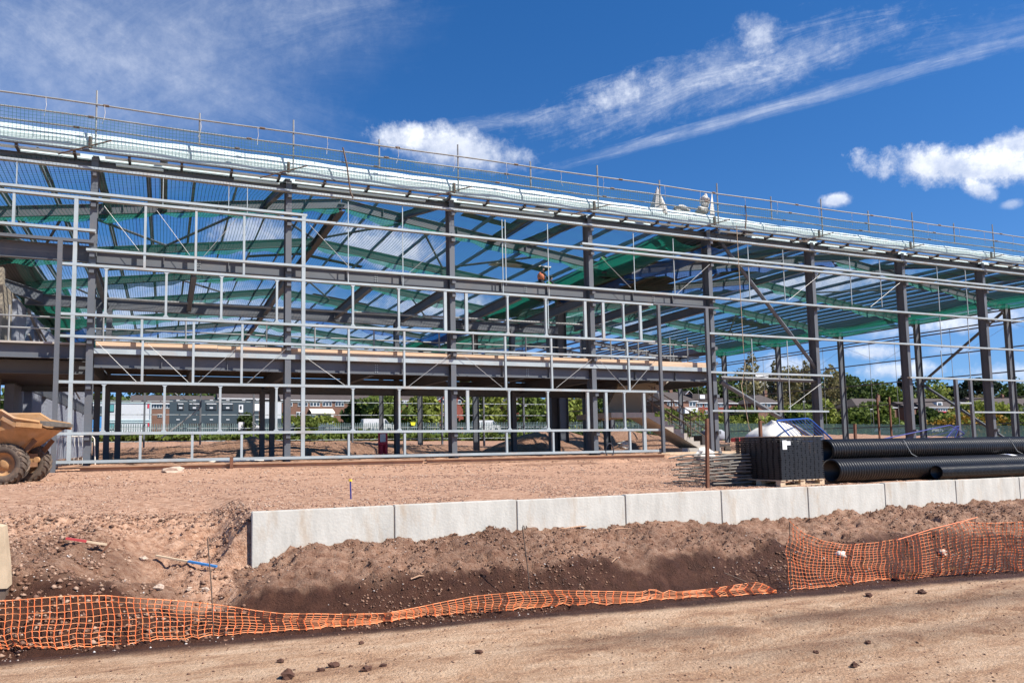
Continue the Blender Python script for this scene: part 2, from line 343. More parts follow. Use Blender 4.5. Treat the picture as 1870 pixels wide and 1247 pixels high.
# ---------------------------------------------------------------- ground
def _h(ix, iy, s): 
    n = (ix*374761393+iy*668265263+s*1442695041) & 0xffffffff; n = ((n ^ (n >> 13))*1274126177) & 0xffffffff
    return ((n ^ (n >> 16)) & 0xffff)/65535.0
def vnoise(x, y, s=0):
    xi = np.floor(x).astype(np.int64); yi = np.floor(y).astype(np.int64); fx = x-xi; fy = y-yi
    fx = fx*fx*(3-2*fx); fy = fy*fy*(3-2*fy)
    a = _h(xi, yi, s); b = _h(xi+1, yi, s); c = _h(xi, yi+1, s); d = _h(xi+1, yi+1, s)
    return (a+(b-a)*fx)*(1-fy)+(c+(d-c)*fx)*fy
def fbm(x, y, o=4, s=0, g=.5):
    t = 0; a = 1; n = 0
    for k in range(o): t = t+a*vnoise(x*2**k+k*17.3, y*2**k+k*9.1, s+k); n += a; a *= g
    return t/n
def sst(a, b, x): 
    t = np.clip((x-a)/(b-a), 0, 1); return t*t*(3-2*t)
WY = 9.48                                  # front face of the retaining wall
def mound(X, Y, cx, cy, rx, ry, h):
    r = np.sqrt(((X-cx)/rx)**2+((Y-cy)/ry)**2); return h*np.clip(1-r, 0, 1)**.75
def Hs(X, Y):
    X = np.asarray(X, float); Y = np.asarray(Y, float)
    Ye = 6.75-.09*X+.10*(fbm(X*1.1, Y*0+3, 3, 5)-.5)
    road = -1.65+.03*(fbm(X*.5, Y*.8, 3, 2)-.5)
    for yc, wd in ((5.75, .16), (5.1, .2), (4.55, .15)): # shallow tyre ruts with lug marks
        yy = Y-(yc-.06*X+.12*np.sin(X*.45+yc)); road = road-.030*np.exp(-(yy/wd)**2)*(1+.55*np.sin(X*26+yy*14))*sst(.25, .6, fbm(X*.7, Y*0+yc, 2, 3))
    # ditch and bank
    t = (Y-Ye)/(9.4-Ye)
    w1 = (fbm(X*.9, Y*.9, 3, 8)-.5)
    zb = np.interp(t, [0, .06, .15, .30, .46, .56, .63, .80, 1.0], [-1.65, -1.76, -1.90, -1.95, -1.92, -1.70, -1.52, -1.40, -1.30])-.24*(1-sst(1.0, 1.7, X))*sst(.55, .9, t)
    zb = zb+w1*.09*sst(.05, .3, t)+.05*np.exp(-((X-1.9)/1.2)**2)*sst(.6, .95, t)-.06*np.exp(-((X-9)/3)**2)*sst(.6, .95, t)
    # left of the wall: heap then ramp up to the site
    tl = Y-Ye
    zl = np.interp(tl, [0, .1, .3, .7, 1.1, 1.6, 2.2, 3.2, 5.0, 7], [-1.65, -1.76, -1.88, -1.86, -1.62, -1.32, -1.22, -1.10, -.92, -.80])
    zq = np.interp(tl, [0, .1, .3, .9, 1.7, 2.5, 3.1, 4.2, 5.6, 7], [-1.65, -1.76, -1.90, -1.90, -1.80, -1.60, -1.42, -1.12, -.92, -.80])
    hq = sst(-1.0, .1, X+.5*(fbm(X*1.3, Y*1.3, 2, 61)-.5)); zl = zl*(1-hq)+zq*hq
    zl = zl+(fbm(X*1.6, Y*1.6, 4, 21)-.5)*.22*sst(.4, 1.2, tl)*(1-sst(3, 5, tl))
    left = 1-sst(.55, 1.15, X)
    site = np.minimum(-.83+(Y-9.6)*.0105, -.67)+.17*sst(24.3, 24.9, Y)
    site = site+.05*(fbm(X*.25, Y*.25, 3, 4)-.5)*sst(9.5, 12, Y)
    behind = np.where(Y > WY+.06, site, zb)
    z = behind*(1-left)+np.where(tl < 7, zl, site)*left
    z = np.where(tl < 0, road, z)
    z = np.where(Y > 14, site, z)
    # ruts by the building, slab level, mounds, far rise
    z = z-.09*np.exp(-((Y-21.6-.05*(X-14))/.35)**2)*sst(8, 13, X)*(.5+fbm(X*2, Y*2, 2, 9))+.07*np.exp(-((Y-22.4)/.3)**2)*sst(6, 12, X)
    nn = fbm(X*.7, Y*.7, 4, 31)
    for a in [(4.5, 38, 5.2, 4.5, 1.15), (10.5, 41, 3.5, 3, .7), (-1, 36, 3, 3, .5), (18.2, 36.5, 1.9, 2.6, .75), (20.6, 38, 2.5, 3, .95), (25.2, 46, 4.5, 4, 1.6), (30, 48, 5, 4, 1.1), (35, 47, 6, 4, 1.25), (24.5, 33.5, 2.4, 1.6, .8), (28.5, 34, 3, 2, .55), (9, 60, 22, 8, 1.0), (44, 62, 14, 8, 1.0), (60, 52, 10, 10, .9), (75, 60, 20, 14, 1.0), (34, 27.5, 6, 1.2, .4), (40, 28.2, 7, 1.5, .45)]:
        z = z+mound(X, Y, *a)*(.65+.7*nn)*.9
    far = sst(88, 122, Y)*np.clip(2.0-.013*np.clip(X, 0, 400), .4, 2)
    z = z+far+sst(122, 420, Y)*24*(1-.35*sst(120, 300, X))+sst(300, 900, Y)*10
    return z
def Rough(X, Y):
    """amplitude of clods"""
    Ye = 6.75-.09*X; t = (Y-Ye)/(9.4-Ye); left = 1-sst(.55, 1.15, X)
    a = np.where(t < 0, .010, np.where(Y < WY, .075*sst(.0, .25, t)*(.55+.45*sst(.45, .7, t))+.012, .022))
    a = np.where((left > .5) & (t > .2) & (Y < 11.5), .07, a)
    return np.where(Y > 30, .09, a)
def worley(x, y, s):
    xi = np.floor(x).astype(np.int64); yi = np.floor(y).astype(np.int64); h = np.zeros_like(x)
    for i in (-1, 0, 1):
        for j in (-1, 0, 1):
            a, b = xi+i, yi+j; px, py = a+_h(a, b, s), b+_h(a, b, s+1); r = .25+.5*_h(a, b, s+2)
            h = np.maximum(h, r*np.sqrt(np.clip(1-((x-px)**2+(y-py)**2)/r**2, 0, 1)))
    return h
def Hfull(X, Y, d=1):
    z = Hs(X, Y); r = Rough(X, Y)
    n = fbm(X*5.5, Y*5.5, 4, 40, .6); ridge = 1-np.abs(2*n-1)
    n2 = fbm(X*2.2, Y*2.2, 3, 50, .6)
    n3 = fbm(X*16, Y*16, 2, 60)
    clod = worley(X*6.3+n2*.5, Y*6.3, 5)*1.1+worley(X*2.6, Y*2.6+n2, 15)*.9*(n2 > .5)+worley(X*12, Y*12, 25)*.5
    return z+r*((ridge-.7)*.9+(n2-.5)*1.6+(n3-.5)*.5)+np.clip(r-.012, 0, .07)*clod*(Y < 30)*.95
def H(x, y): return float(Hfull(np.array([x]), np.array([y]))[0])
def grow(a, b, s, g, mx):
    out = [a]
    while out[-1] < b: out.append(min(out[-1]+s, b)); s = min(s*g, mx)
    return out
xs = np.array(sorted(set([-v for v in grow(3.5, 900, .05, 1.13, 60)]+list(np.arange(-3.5, 19, .035))+grow(19, 900, .05, 1.10, 60))))
ys = np.array(sorted(set([-60, -30, -15, -6, -2, 0, 1.5, 2.5, 3.2]+list(np.arange(3.5, 11.4, .033))+grow(11.4, 25, .045, 1.012, .12)+grow(25, 66, .15, 1.03, .5)+grow(66, 1500, .6, 1.08, 60))))
ys = np.array(sorted(set(list(np.round(ys, 4))+[WY+.05, WY+.07])))
GX, GY = np.meshgrid(xs, ys, indexing='ij'); GZ = Hfull(GX, GY)
nx, ny = GX.shape
co = np.stack([GX.ravel(), GY.ravel(), GZ.ravel()], 1).astype(np.float32)
idx = np.arange(nx*ny).reshape(nx, ny)
fa = np.stack([idx[:-1, :-1].ravel(), idx[1:, :-1].ravel(), idx[1:, 1:].ravel(), idx[:-1, 1:].ravel()], 1).astype(np.int32)
me = bpy.data.meshes.new('ground'); me.vertices.add(len(co)); me.vertices.foreach_set('co', co.ravel())
me.loops.add(fa.size); me.loops.foreach_set('vertex_index', fa.ravel()); me.polygons.add(len(fa))
me.polygons.foreach_set('loop_start', np.arange(0, fa.size, 4, dtype=np.int32)); me.polygons.foreach_set('loop_total', np.full(len(fa), 4, dtype=np.int32))
me.update(calc_edges=True); me.validate()
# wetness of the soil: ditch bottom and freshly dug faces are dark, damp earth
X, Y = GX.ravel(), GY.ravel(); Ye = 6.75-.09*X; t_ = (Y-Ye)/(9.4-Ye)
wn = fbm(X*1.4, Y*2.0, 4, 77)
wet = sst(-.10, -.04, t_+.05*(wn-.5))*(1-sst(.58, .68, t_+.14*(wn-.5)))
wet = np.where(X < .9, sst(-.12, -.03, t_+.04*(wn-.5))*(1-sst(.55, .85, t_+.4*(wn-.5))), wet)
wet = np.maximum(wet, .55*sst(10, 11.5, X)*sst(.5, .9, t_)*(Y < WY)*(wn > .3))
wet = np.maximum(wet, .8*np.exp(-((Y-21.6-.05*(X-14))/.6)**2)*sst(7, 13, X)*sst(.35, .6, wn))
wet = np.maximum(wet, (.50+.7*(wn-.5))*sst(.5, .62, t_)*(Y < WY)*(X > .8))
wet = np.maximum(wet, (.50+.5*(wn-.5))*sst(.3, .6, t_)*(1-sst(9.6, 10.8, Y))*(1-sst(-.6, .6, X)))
# damp tyre tracks across the haul road
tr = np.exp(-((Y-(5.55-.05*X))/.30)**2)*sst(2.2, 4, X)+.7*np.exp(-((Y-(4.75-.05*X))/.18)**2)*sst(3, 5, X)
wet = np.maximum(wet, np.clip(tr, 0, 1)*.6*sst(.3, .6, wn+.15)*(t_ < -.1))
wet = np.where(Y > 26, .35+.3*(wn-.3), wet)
grass = sst(110, 114, Y+6*(wn-.5))
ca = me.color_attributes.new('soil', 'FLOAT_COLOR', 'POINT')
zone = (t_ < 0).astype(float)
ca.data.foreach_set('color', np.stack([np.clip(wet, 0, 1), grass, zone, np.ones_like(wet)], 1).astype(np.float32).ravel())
mt, t, b = newmat('earth'); b.inputs['Specular IOR Level'].default_value = .25
at_ = t.nodes.new('ShaderNodeAttribute'); at_.attribute_name = 'soil'; sp = t.nodes.new('ShaderNodeSeparateColor'); t.links.new(at_.outputs['Color'], sp.inputs[0])
tcn = t.nodes.new('ShaderNodeTexCoord')
def tn(scale, det=8, ro=.6, sc=(1, 1, 1), off=0):
    mp = t.nodes.new('ShaderNodeMapping'); mp.inputs['Scale'].default_value = sc; mp.inputs['Location'].default_value = (off, off, off); t.links.new(tcn.outputs['Object'], mp.inputs[0])
    n = t.nodes.new('ShaderNodeTexNoise'); n.inputs['Scale'].default_value = scale; n.inputs['Detail'].default_value = det; n.inputs['Roughness'].default_value = ro
    t.links.new(mp.outputs[0], n.inputs['Vector']); return n.outputs['Fac']
def ramp(f, ps):
    r = t.nodes.new('ShaderNodeValToRGB'); e = r.color_ramp.elements
    e[0].position, e[0].color = ps[0][0], (*ps[0][1], 1); e[1].position, e[1].color = ps[-1][0], (*ps[-1][1], 1)
    for p, c in ps[1:-1]: q = e.new(p); q.color = (*c, 1)
    t.links.new(f, r.inputs[0]); return r.outputs[0]
def mixc(f, a, bb, bt='MIX'):
    mx = t.nodes.new('ShaderNodeMix'); mx.data_type = 'RGBA'; mx.blend_type = bt
    if isinstance(f, float): mx.inputs['Factor'].default_value = f
    else: t.links.new(f, mx.inputs['Factor'])
    t.links.new(a, mx.inputs['A']); 
    if isinstance(bb, tuple): mx.inputs['B'].default_value = (*bb, 1)
    else: t.links.new(bb, mx.inputs['B'])
    return mx.outputs['Result']
dry = ramp(tn(2.4, 12, .74, (.45, 1.5, 1)), [(.33, (.34, .18, .105)), (.46, (.60, .37, .225)), (.60, (.76, .53, .35))])
dry = mixc(1.0, dry, ramp(tn(30, 6, .8), [(.34, (.66, .60, .56)), (.5, (1, 1, 1)), (.68, (1.12, 1.12, 1.12))]), 'MULTIPLY')
site = ramp(tn(9, 12, .78, (.8, 1.3, 1), 5), [(.34, (.15, .065, .038)), (.45, (.46, .25, .155)), (.60, (.70, .45, .31))])
col = mixc(sp.outputs['Blue'], site, dry)
vo = t.nodes.new('ShaderNodeTexVoronoi'); vo.inputs['Scale'].default_value = 26; t.links.new(tcn.outputs['Object'], vo.inputs['Vector'])
peb = t.nodes.new('ShaderNodeMath'); peb.operation = 'LESS_THAN'; t.links.new(vo.outputs['Distance'], peb.inputs[0]); peb.inputs[1].default_value = .2
pm = t.nodes.new('ShaderNodeMath'); pm.operation = 'MULTIPLY'; t.links.new(peb.outputs[0], pm.inputs[0]); t.links.new(ramp(tn(2, 3), [(.45, (0, 0, 0)), (.6, (.55, .55, .55))]), pm.inputs[1])
col = mixc(pm.outputs[0], col, (.62, .47, .35))
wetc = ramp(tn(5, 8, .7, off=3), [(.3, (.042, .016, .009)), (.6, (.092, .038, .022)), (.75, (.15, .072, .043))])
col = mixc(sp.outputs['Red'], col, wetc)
gr = ramp(tn(.6, 8, .7, off=9), [(.35, (.05, .065, .022)), (.6, (.10, .12, .035)), (.75, (.16, .14, .06))])
col = mixc(sp.outputs['Green'], col, gr)
t.links.new(col, b.inputs['Base Color'])
rr = t.nodes.new('ShaderNodeMapRange'); t.links.new(sp.outputs['Red'], rr.inputs[0]); rr.inputs['To Min'].default_value = .95; rr.inputs['To Max'].default_value = .62; t.links.new(rr.outputs[0], b.inputs['Roughness'])
bp = t.nodes.new('ShaderNodeBump'); bp.inputs['Strength'].default_value = 1.0; bp.inputs['Distance'].default_value = .05
v2 = t.nodes.new('ShaderNodeTexVoronoi'); v2.inputs['Scale'].default_value = 42; t.links.new(tcn.outputs['Object'], v2.inputs['Vector'])
hb = t.nodes.new('ShaderNodeMath'); hb.operation = 'MULTIPLY_ADD'; t.links.new(v2.outputs['Distance'], hb.inputs[0]); hb.inputs[1].default_value = -.22; t.links.new(tn(38, 8, .76, off=2), hb.inputs[2])
t.links.new(hb.outputs[0], bp.inputs['Height']); t.links.new(bp.outputs[0], b.inputs['Normal'])
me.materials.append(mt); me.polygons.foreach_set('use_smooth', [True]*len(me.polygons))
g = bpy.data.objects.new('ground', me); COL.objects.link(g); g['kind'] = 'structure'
def H(x, y):
    i_ = min(max(int(np.searchsorted(xs, x))-1, 0), nx-2); j_ = min(max(int(np.searchsorted(ys, y))-1, 0), ny-2)
    u = (x-xs[i_])/(xs[i_+1]-xs[i_]); v = (y-ys[j_])/(ys[j_+1]-ys[j_])
    return float((GZ[i_, j_]*(1-u)+GZ[i_+1, j_]*u)*(1-v)+(GZ[i_, j_+1]*(1-u)+GZ[i_+1, j_+1]*u)*v)
def hit(px, py):
    """point where the line of sight through (px,py) meets the ground"""
    d = ray(px, py); d = d/d.y; y = 3.0
    while y < 400:
        if d.z*y < H(d.x*y, y): return Vector((d.x*y, y, H(d.x*y, y)))
        y += .03 if y < 30 else .3
    return d*400

# scattered stones: one countless mass
def rocks(name, pts, szs, m, label, flat=.6):
    base = np.array([(1, 0, 0), (-1, 0, 0), (0, 1, 0), (0, -1, 0), (0, 0, 1), (0, 0, -1)], float)
    fc = np.array([(0, 2, 4), (2, 1, 4), (1, 3, 4), (3, 0, 4), (2, 0, 5), (1, 2, 5), (3, 1, 5), (0, 3, 5)])
    n = len(pts); sc = rng.uniform(.55, 1.3, (n, 6, 1)); an = rng.uniform(0, 6.28, n)
    v = base[None]*sc*np.array([1, .8, flat])[None, None]; c, s_ = np.cos(an)[:, None], np.sin(an)[:, None]
    v = np.stack([v[..., 0]*c-v[..., 1]*s_, v[..., 0]*s_+v[..., 1]*c, v[..., 2]+.25*v[..., 0]*rng.uniform(-1, 1, (n, 1))], -1)
    v = v*np.array(szs)[:, None, None]+np.array(pts)[:, None]
    f = fc[None]+(np.arange(n)*6)[:, None, None]
    me = bpy.data.meshes.new(name); vv = v.reshape(-1, 3).astype(np.float32); ff = f.reshape(-1, 3).astype(np.int32)
    me.vertices.add(len(vv)); me.vertices.foreach_set('co', vv.ravel()); me.loops.add(ff.size); me.loops.foreach_set('vertex_index', ff.ravel()); me.polygons.add(len(ff))
    me.polygons.foreach_set('loop_start', np.arange(0, ff.size, 3, dtype=np.int32)); me.polygons.foreach_set('loop_total', np.full(len(ff), 3, dtype=np.int32))
    me.update(calc_edges=True); me.materials.append(m)
    o = bpy.data.objects.new(name, me); COL.objects.link(o); return tag(o, label, 'stones', kind='stuff')
def scatter(n, x0, x1, y0, y1, s0, s1, pw=2.0, cond=None):
    x = rng.uniform(x0, x1, n); y = rng.uniform(y0, y1, n); k = fbm(x*.8, y*.8, 3, 90) > rng.uniform(.25, .65, n)
    if cond is not None: k &= cond(x, y)
    x, y = x[k], y[k]; s = s0+(s1-s0)*rng.uniform(0, 1, len(x))**pw
    return np.stack([x, y, Hfull(x, y)+s*.2], 1), s
def stonemat(name, cs):
    mt, t, b = newmat(name); b.inputs['Roughness'].default_value = .9; g = t.nodes.new('ShaderNodeNewGeometry'); r = t.nodes.new('ShaderNodeValToRGB')
    r.color_ramp.elements[0].color = (*cs[0], 1); r.color_ramp.elements[1].color = (*cs[-1], 1)
    for i, c in enumerate(cs[1:-1]): r.color_ramp.elements.new((i+1)/(len(cs)-1)).color = (*c, 1)
    t.links.new(g.outputs['Random Per Island'], r.inputs[0]); t.links.new(r.outputs[0], b.inputs['Base Color']); return mt
stm = stonemat('mixed_chippings', [(.17, .085, .055), (.33, .19, .125), (.27, .145, .1), (.50, .37, .28), (.30, .17, .11)])
inw = lambda x, y: (x < .8) | (y > WY+.1)
p1, s1 = scatter(60000, -9, 20, 9.6, 17, .005, .028, 2.4, inw); rocks('gravel', p1, s1, stm, 'reddish limestone chippings strewn over the site apron behind the wall')
p1, s1 = scatter(16000, -16, 34, 16, 24.3, .012, .05, 3.0); rocks('gravel', p1, s1, stm, 'reddish chippings in front of the steel frame')
p1, s1 = scatter(15000, -3.5, 1.1, 7.6, 11.8, .005, .042, 3.2); rocks('rubble', p1, s1, stonemat('heap_rubble', [(.10, .05, .03), (.22, .12, .075), (.17, .085, .055), (.40, .27, .19), (.26, .14, .09)]), 'broken rubble and lumps on the spoil heap at the lower left')
p1, s1 = scatter(6000, -1.5, 16, 6.7, 9.4, .004, .018, 2.5); rocks('gravel', p1, s1, stonemat('pale_grit', [(.55, .5, .45), (.3, .2, .15), (.65, .6, .55)]), 'pale grit flecks in the dark ditch soil')
p1, s1 = scatter(9000, -2, 12, 3.4, 6.7, .002, .016, 3.5); rocks('crumbs', p1, s1, stonemat('earth_crumbs', [(.10, .05, .03), (.2, .11, .07), (.3, .18, .12)]), 'dark earth crumbs on the tan haul road')
p1, s1 = scatter(26000, 1, 16, 7.6, 9.45, .005, .030, 2.8); rocks('crumbs', p1, s1, stonemat('bank_clods', [(.10, .05, .03), (.20, .105, .065), (.34, .20, .13)]), 'brown clods along the earth bank below the wall')

# ---------------------------------------------------------------- retaining wall: precast panels, each its own object
PX = [1.022, 2.876, 4.702, 6.545, 8.385, 10.25, 12.10, 13.99, 15.87, 17.7, 19.55]
PL = ['first concrete wall panel, standing free at the left end of the retaining wall above the muddy ditch', 'second concrete retaining wall panel from the free left end', 'third concrete retaining wall panel from the left, behind the hooked steel pin',
      'fourth concrete retaining wall panel from the left, with a splintered stick on the bank below it', 'fifth concrete retaining wall panel, just left of the pallet of black crates', 'grey mottled concrete retaining wall panel right below the pallet of black crates',
      'concrete retaining wall panel with an orange mud smear below the end of the black pipes', 'concrete retaining wall panel below the big corrugated pipes', 'concrete retaining wall panel below the small corrugated pipe, second from the right edge', 'concrete retaining wall panel cut by the right edge of the photo']
for i, lb in enumerate(PL):
    x0, x1 = PX[i]+.006, PX[i+1]-.006; zt = -.805+.006*math.sin(i*2.3)
    th = thing('retaining_wall_panel', lb, 'wall panel', ((x0+x1)/2, WY+.06, -1.95), 'precast panels of the retaining wall')
    bm = bmesh.new(); vs = [bm.verts.new(v) for v in [(x0, WY, -1.95), (x1, WY, -1.95), (x1, WY+.12, -1.95), (x0, WY+.12, -1.95), (x0, WY, zt), (x1, WY, zt), (x1, WY+.12, zt), (x0, WY+.12, zt)]]
    for f in [(0, 3, 2, 1), (4, 5, 6, 7), (0, 1, 5, 4), (1, 2, 6, 5), (2, 3, 7, 6), (3, 0, 4, 7)]: bm.faces.new([vs[k] for k in f])
    bmesh.ops.bevel(bm, geom=bm.edges[:], offset=.009, segments=2, affect='EDGES')
    bm.verts.ensure_lookup_table(); q = MB(); q.add([v.co[:] for v in bm.verts], [[v.index for v in f.verts] for f in bm.faces]); bm.free()
    q.build('stem', 'conc', th)
    q = MB(); q.box(x0+.02, x1-.02, WY+.12, WY+.9, -1.95, -1.85); q.build('heel', 'conc', th)
    if i: q = MB(); q.box(PX[i]-.005, PX[i]+.005, WY+.012, WY+.05, -1.9, zt-.01); q.build('joint_seal', 'rebar', th)

# ---------------------------------------------------------------- the steel frame building
X0 = -2.1914; CX_ = [X0+6*n for n in range(-2, 10)]; FY = [24.64+6.5*k for k in range(11)]; YB = FY[-1]
RIDGES = [-21.5, 7.1, 36.6]; VALLEYS = [-35.8, -7.2, 21.6, 51.8]
def zr(x):
    """underside of the rafters"""
    pts = sorted([(v, 8.55) for v in VALLEYS]+[(r, 10.50) for r in RIDGES]); return float(np.interp(x, [p[0] for p in pts], [p[1] for p in pts]))
RD = .42
fr = thing('steel_frame_building', 'large grey and galvanised steel frame building under construction, open on all sides', 'building', (21, 57, -.5))
def P(name, q, m, parent=None, smooth=False): return q.build(name, m, parent or fr, smooth)
# facade columns, with cleats and splice bolts
for n, x in enumerate(CX_):
    if x < -9: continue
    q = MB(); q.ibeam((x, 24.72+.2, -.55), (x, 24.72+.2, 9.12), .40, .20, (0, 1, 0), .016, .012)
    c = P('column', q, 'steel'); q = MB(); q.box(x-.17, x+.17, 24.70, 25.15, -.56, -.53); q.build('base_plate', 'steel', c)
    for z in (8.62, 7.82, 7.63, 6.05, 5.55, 4.0, 3.35, 1.96, .42, -.43):
        if x > 21.9 and z in (5.55, 4.0, 3.35, 1.96, -.43): continue
        q = MB(); q.box(x-.07, x+.07, 24.56, 24.715, z-.14, z-.004); q.build('rail_cleat', 'steel', c)
# rails: horizontal webs with short lips, 65 mm face
def rail(z, x0, x1, y=24.50, m='galv', name='sheeting_rail', h=.075, dpt=.17):
    q = MB(); q.box(x0, x1, y, y+.006, z-h/2, z+h/2); q.box(x0, x1, y+.007, y+dpt, z+h/2-.008, z+h/2); q.box(x0, x1, y+dpt+.001, y+dpt+.007, z-h/2, z+h/2)
    return P(name, q, m)
XR = 50.5
RZ = dict(A=8.69, U=7.89, B=7.715, R3=6.72, M1=6.115, M2=5.625, R6=4.09, R7=3.42, R8=2.03, R9=.48, R10=-.366)
rail(RZ['A'], -14, XR); rail(RZ['U'], -14, 4.4); rail(RZ['B'], -14, XR); rail(7.90, 15.3, XR); rail(RZ['R3'], -14, -2.1)
rail(6.37, -14, -2.12, m='steel', h=.09); rail(RZ['M1'], -2.35, 42.5); rail(6.18, 42.52, XR)
rail(RZ['M2'], -3.0, 18.6); rail(5.66, 18.62, 22.0, m='steel'); rail(RZ['R6'], -3.0, 18.83); rail(RZ['R7'], -3.0, 18.83); rail(RZ['R8'], -3.0, 18.83, h=.085)
rail(RZ['R9'], -3.0, 18.85, h=.085); rail(RZ['R10'], -3.0, 18.9, h=.09); rail(4.56, 21.45, XR); rail(2.90, 21.4, 28.4); rail(2.93, 33.5, XR); rail(1.262, 21.42, 28.05); rail(1.262, 37.9, XR)
def fx(px, z): # x on the facade plane for a photo column at height z
    lo, hi = -30.0, 80.0
    for _ in range(40):
        m_ = (lo+hi)/2; p = Vector((m_, 24.5, z)); sx = CX+FPX*p.dot(RGT)/p.dot(FWD)
        if sx < px: lo = m_
        else: hi = m_
    return (lo+hi)/2
POSTS = [('A', 'U', [30], .02), ('B', 'R3', [24.5], .07), ('B', 'M2', [265, 358, 446], .07), ('A', 'B', [298, 418, 452], .02), ('M2', 'R6', [193, 303.5, 404.5, 506, 645, 729, 928, 998, 1140], .07),
         ('M2', 'R6', [814, 852.7, 1070, 1103, 1171], .11), ('R6', 'R7', [259, 354, 443, 637.5, 739, 923.5, 1007.6, 1146.5], .07), ('R7', 'R8', [260, 353, 441.5, 637.5, 739, 924.5, 1009, 1150], .07),
         ('R8', 'R9', [188.5, 300, 402, 505, 645, 730, 931, 1002, 1142], .07), ('R8', 'R9', [553, 815.5, 855, 1075, 1108.7, 1178], .11), ('R9', 'R10', [256, 351, 441.5, 637.6, 740, 926.6, 1011.6, 1152], .075), ('R9', 'R10', [1179], .14)]
for a, b_, lst, wd in POSTS:
    za, zb = RZ[a]-.045, RZ[b_]+.045
    for px in lst:
        x = fx(px, (za+zb)/2); q = MB(); q.box(x-wd/2, x+wd/2, 24.52, 24.62, zb, za)
        p_ = P('window_post' if wd > .03 else 'sag_rod', q, 'galv')
        if wd == .07 and a in ('R8', 'M2') and b_ != 'B':
            q = MB()
            for zz, sg in ((za, -1), (zb, 1)): q.add([(x-.09, 24.515, zz), (x+.09, 24.515, zz), (x, 24.515, zz+sg*.1), (x-.09, 24.63, zz), (x+.09, 24.63, zz), (x, 24.63, zz+sg*.1)], [(0, 1, 2), (3, 5, 4), (0, 3, 4, 1), (1, 4, 5, 2), (2, 5, 3, 0)])
            q.build('gusset', 'galv', p_)
x = fx(131, 3); q = MB(); q.box(x-.055, x+.055, 24.505, 24.62, -.32, 7.67); P('window_post', q, 'galv')
x = fx(554, 3); q = MB(); q.box(x-.062, x+.062, 24.507, 24.63, -.32, 7.88); P('window_post', q, 'galv')
for px, z0, z1, wd in ((104, -.7, 6.33, .13), (1205, -.45, 5.6, .12), (1293, -.45, 5.6, .15)):
    x = fx(px, (z0+z1)/2); q = MB(); q.box(x-wd/2, x+wd/2, 24.38, 24.495, z0, z1); P('opening_post', q, 'steel')
for px0, px1, z0, z1 in ((1746, 1758, -.5, 2.88), (1775, 1782, -.5, 2.88)):
    x = fx((px0+px1)/2, 1); q = MB(); q.box(x-.08, x+.08, 24.5, 24.62, z0, z1); P('opening_post', q, 'steel')
q = MB(); q.box(fx(1752, 1.6)+.09, fx(1778, 1.6)-.09, 24.5, 24.62, 1.68, 1.76); P('opening_head', q, 'galv')
def rodpx(pts, r, m, Y, name): # brace between two photo points lying in the plane Y
    q = MB(); q.tube([at(x, y, Y=Y) for x, y in pts], r, 6); return P(name, q, m)
for a, b_ in [((177, 625), (249, 697)), ((267, 625), (344, 698)), ((436, 632), (362, 698)), ((522, 637), (452, 699)), ((559, 653), (629, 703)), ((824.5, 645), (746, 705.6)), ((845, 648), (917, 707)), ((1081, 655.5), (1016, 708)),
            ((1092, 655), (1143, 710.7)), ((1196, 659), (1152, 710.7)), ((1296, 483), (1236, 537)), ((1097, 469), (1152, 525.6)), ((190, 376), (254, 458)), ((280, 376), (346.5, 466)), ((436, 395), (372, 468)), ((560, 405), (640, 490)), ((815, 440), (745, 500)), ((1500, 500), (1440, 548)), ((1645, 515), (1590, 560)), ((1500, 700), (1440, 745))]:
    rodpx([a, b_], .008, 'rod', 24.58, 'tie_rod')
for px, y0, y1 in ((637, 367, 520), (736.7, 376, 527), (919.5, 400, 538), (1003, 408, 540), (1160, 424, 532), (1233, 435, 537), (1370, 448, 547), (1434, 455, 549), (1556, 467, 556), (1611, 473, 560), (1716, 482, 568), (1768, 490, 573), (1721, 575, 635), (1772, 580, 637), (1378, 618, 750), (1443, 622, 752), (1723, 640, 692), (1774, 643, 693), (1003, 540, 600), (925, 400, 520)):
    x = fx(px, at(px, (y0+y1)/2, Y=24.5).z); q = MB(); q.box(x-.014, x+.014, 24.57, 24.6, at(px, y1, Y=24.5).z, at(px, y0, Y=24.5).z); P('sag_rod', q, 'galv')
# big tubular braces between columns
rodpx([(1308, 432), (1497, 681)], .085, 'steel', 24.92, 'tube_brace'); rodpx([(1316, 697), (1506, 812)], .10, 'steel', 24.92, 'tube_brace'); rodpx([(1316, 689.5), (1496, 696)], .085, 'steel', 24.92, 'tube_strut')
# front perimeter beam, its deck edge and the white parapet flashing
q = MB(); q.ibeam((-14, 24.95, 8.98), (51.8, 24.95, 8.98), .18, .16); P('perimeter_beam', q, 'steel')
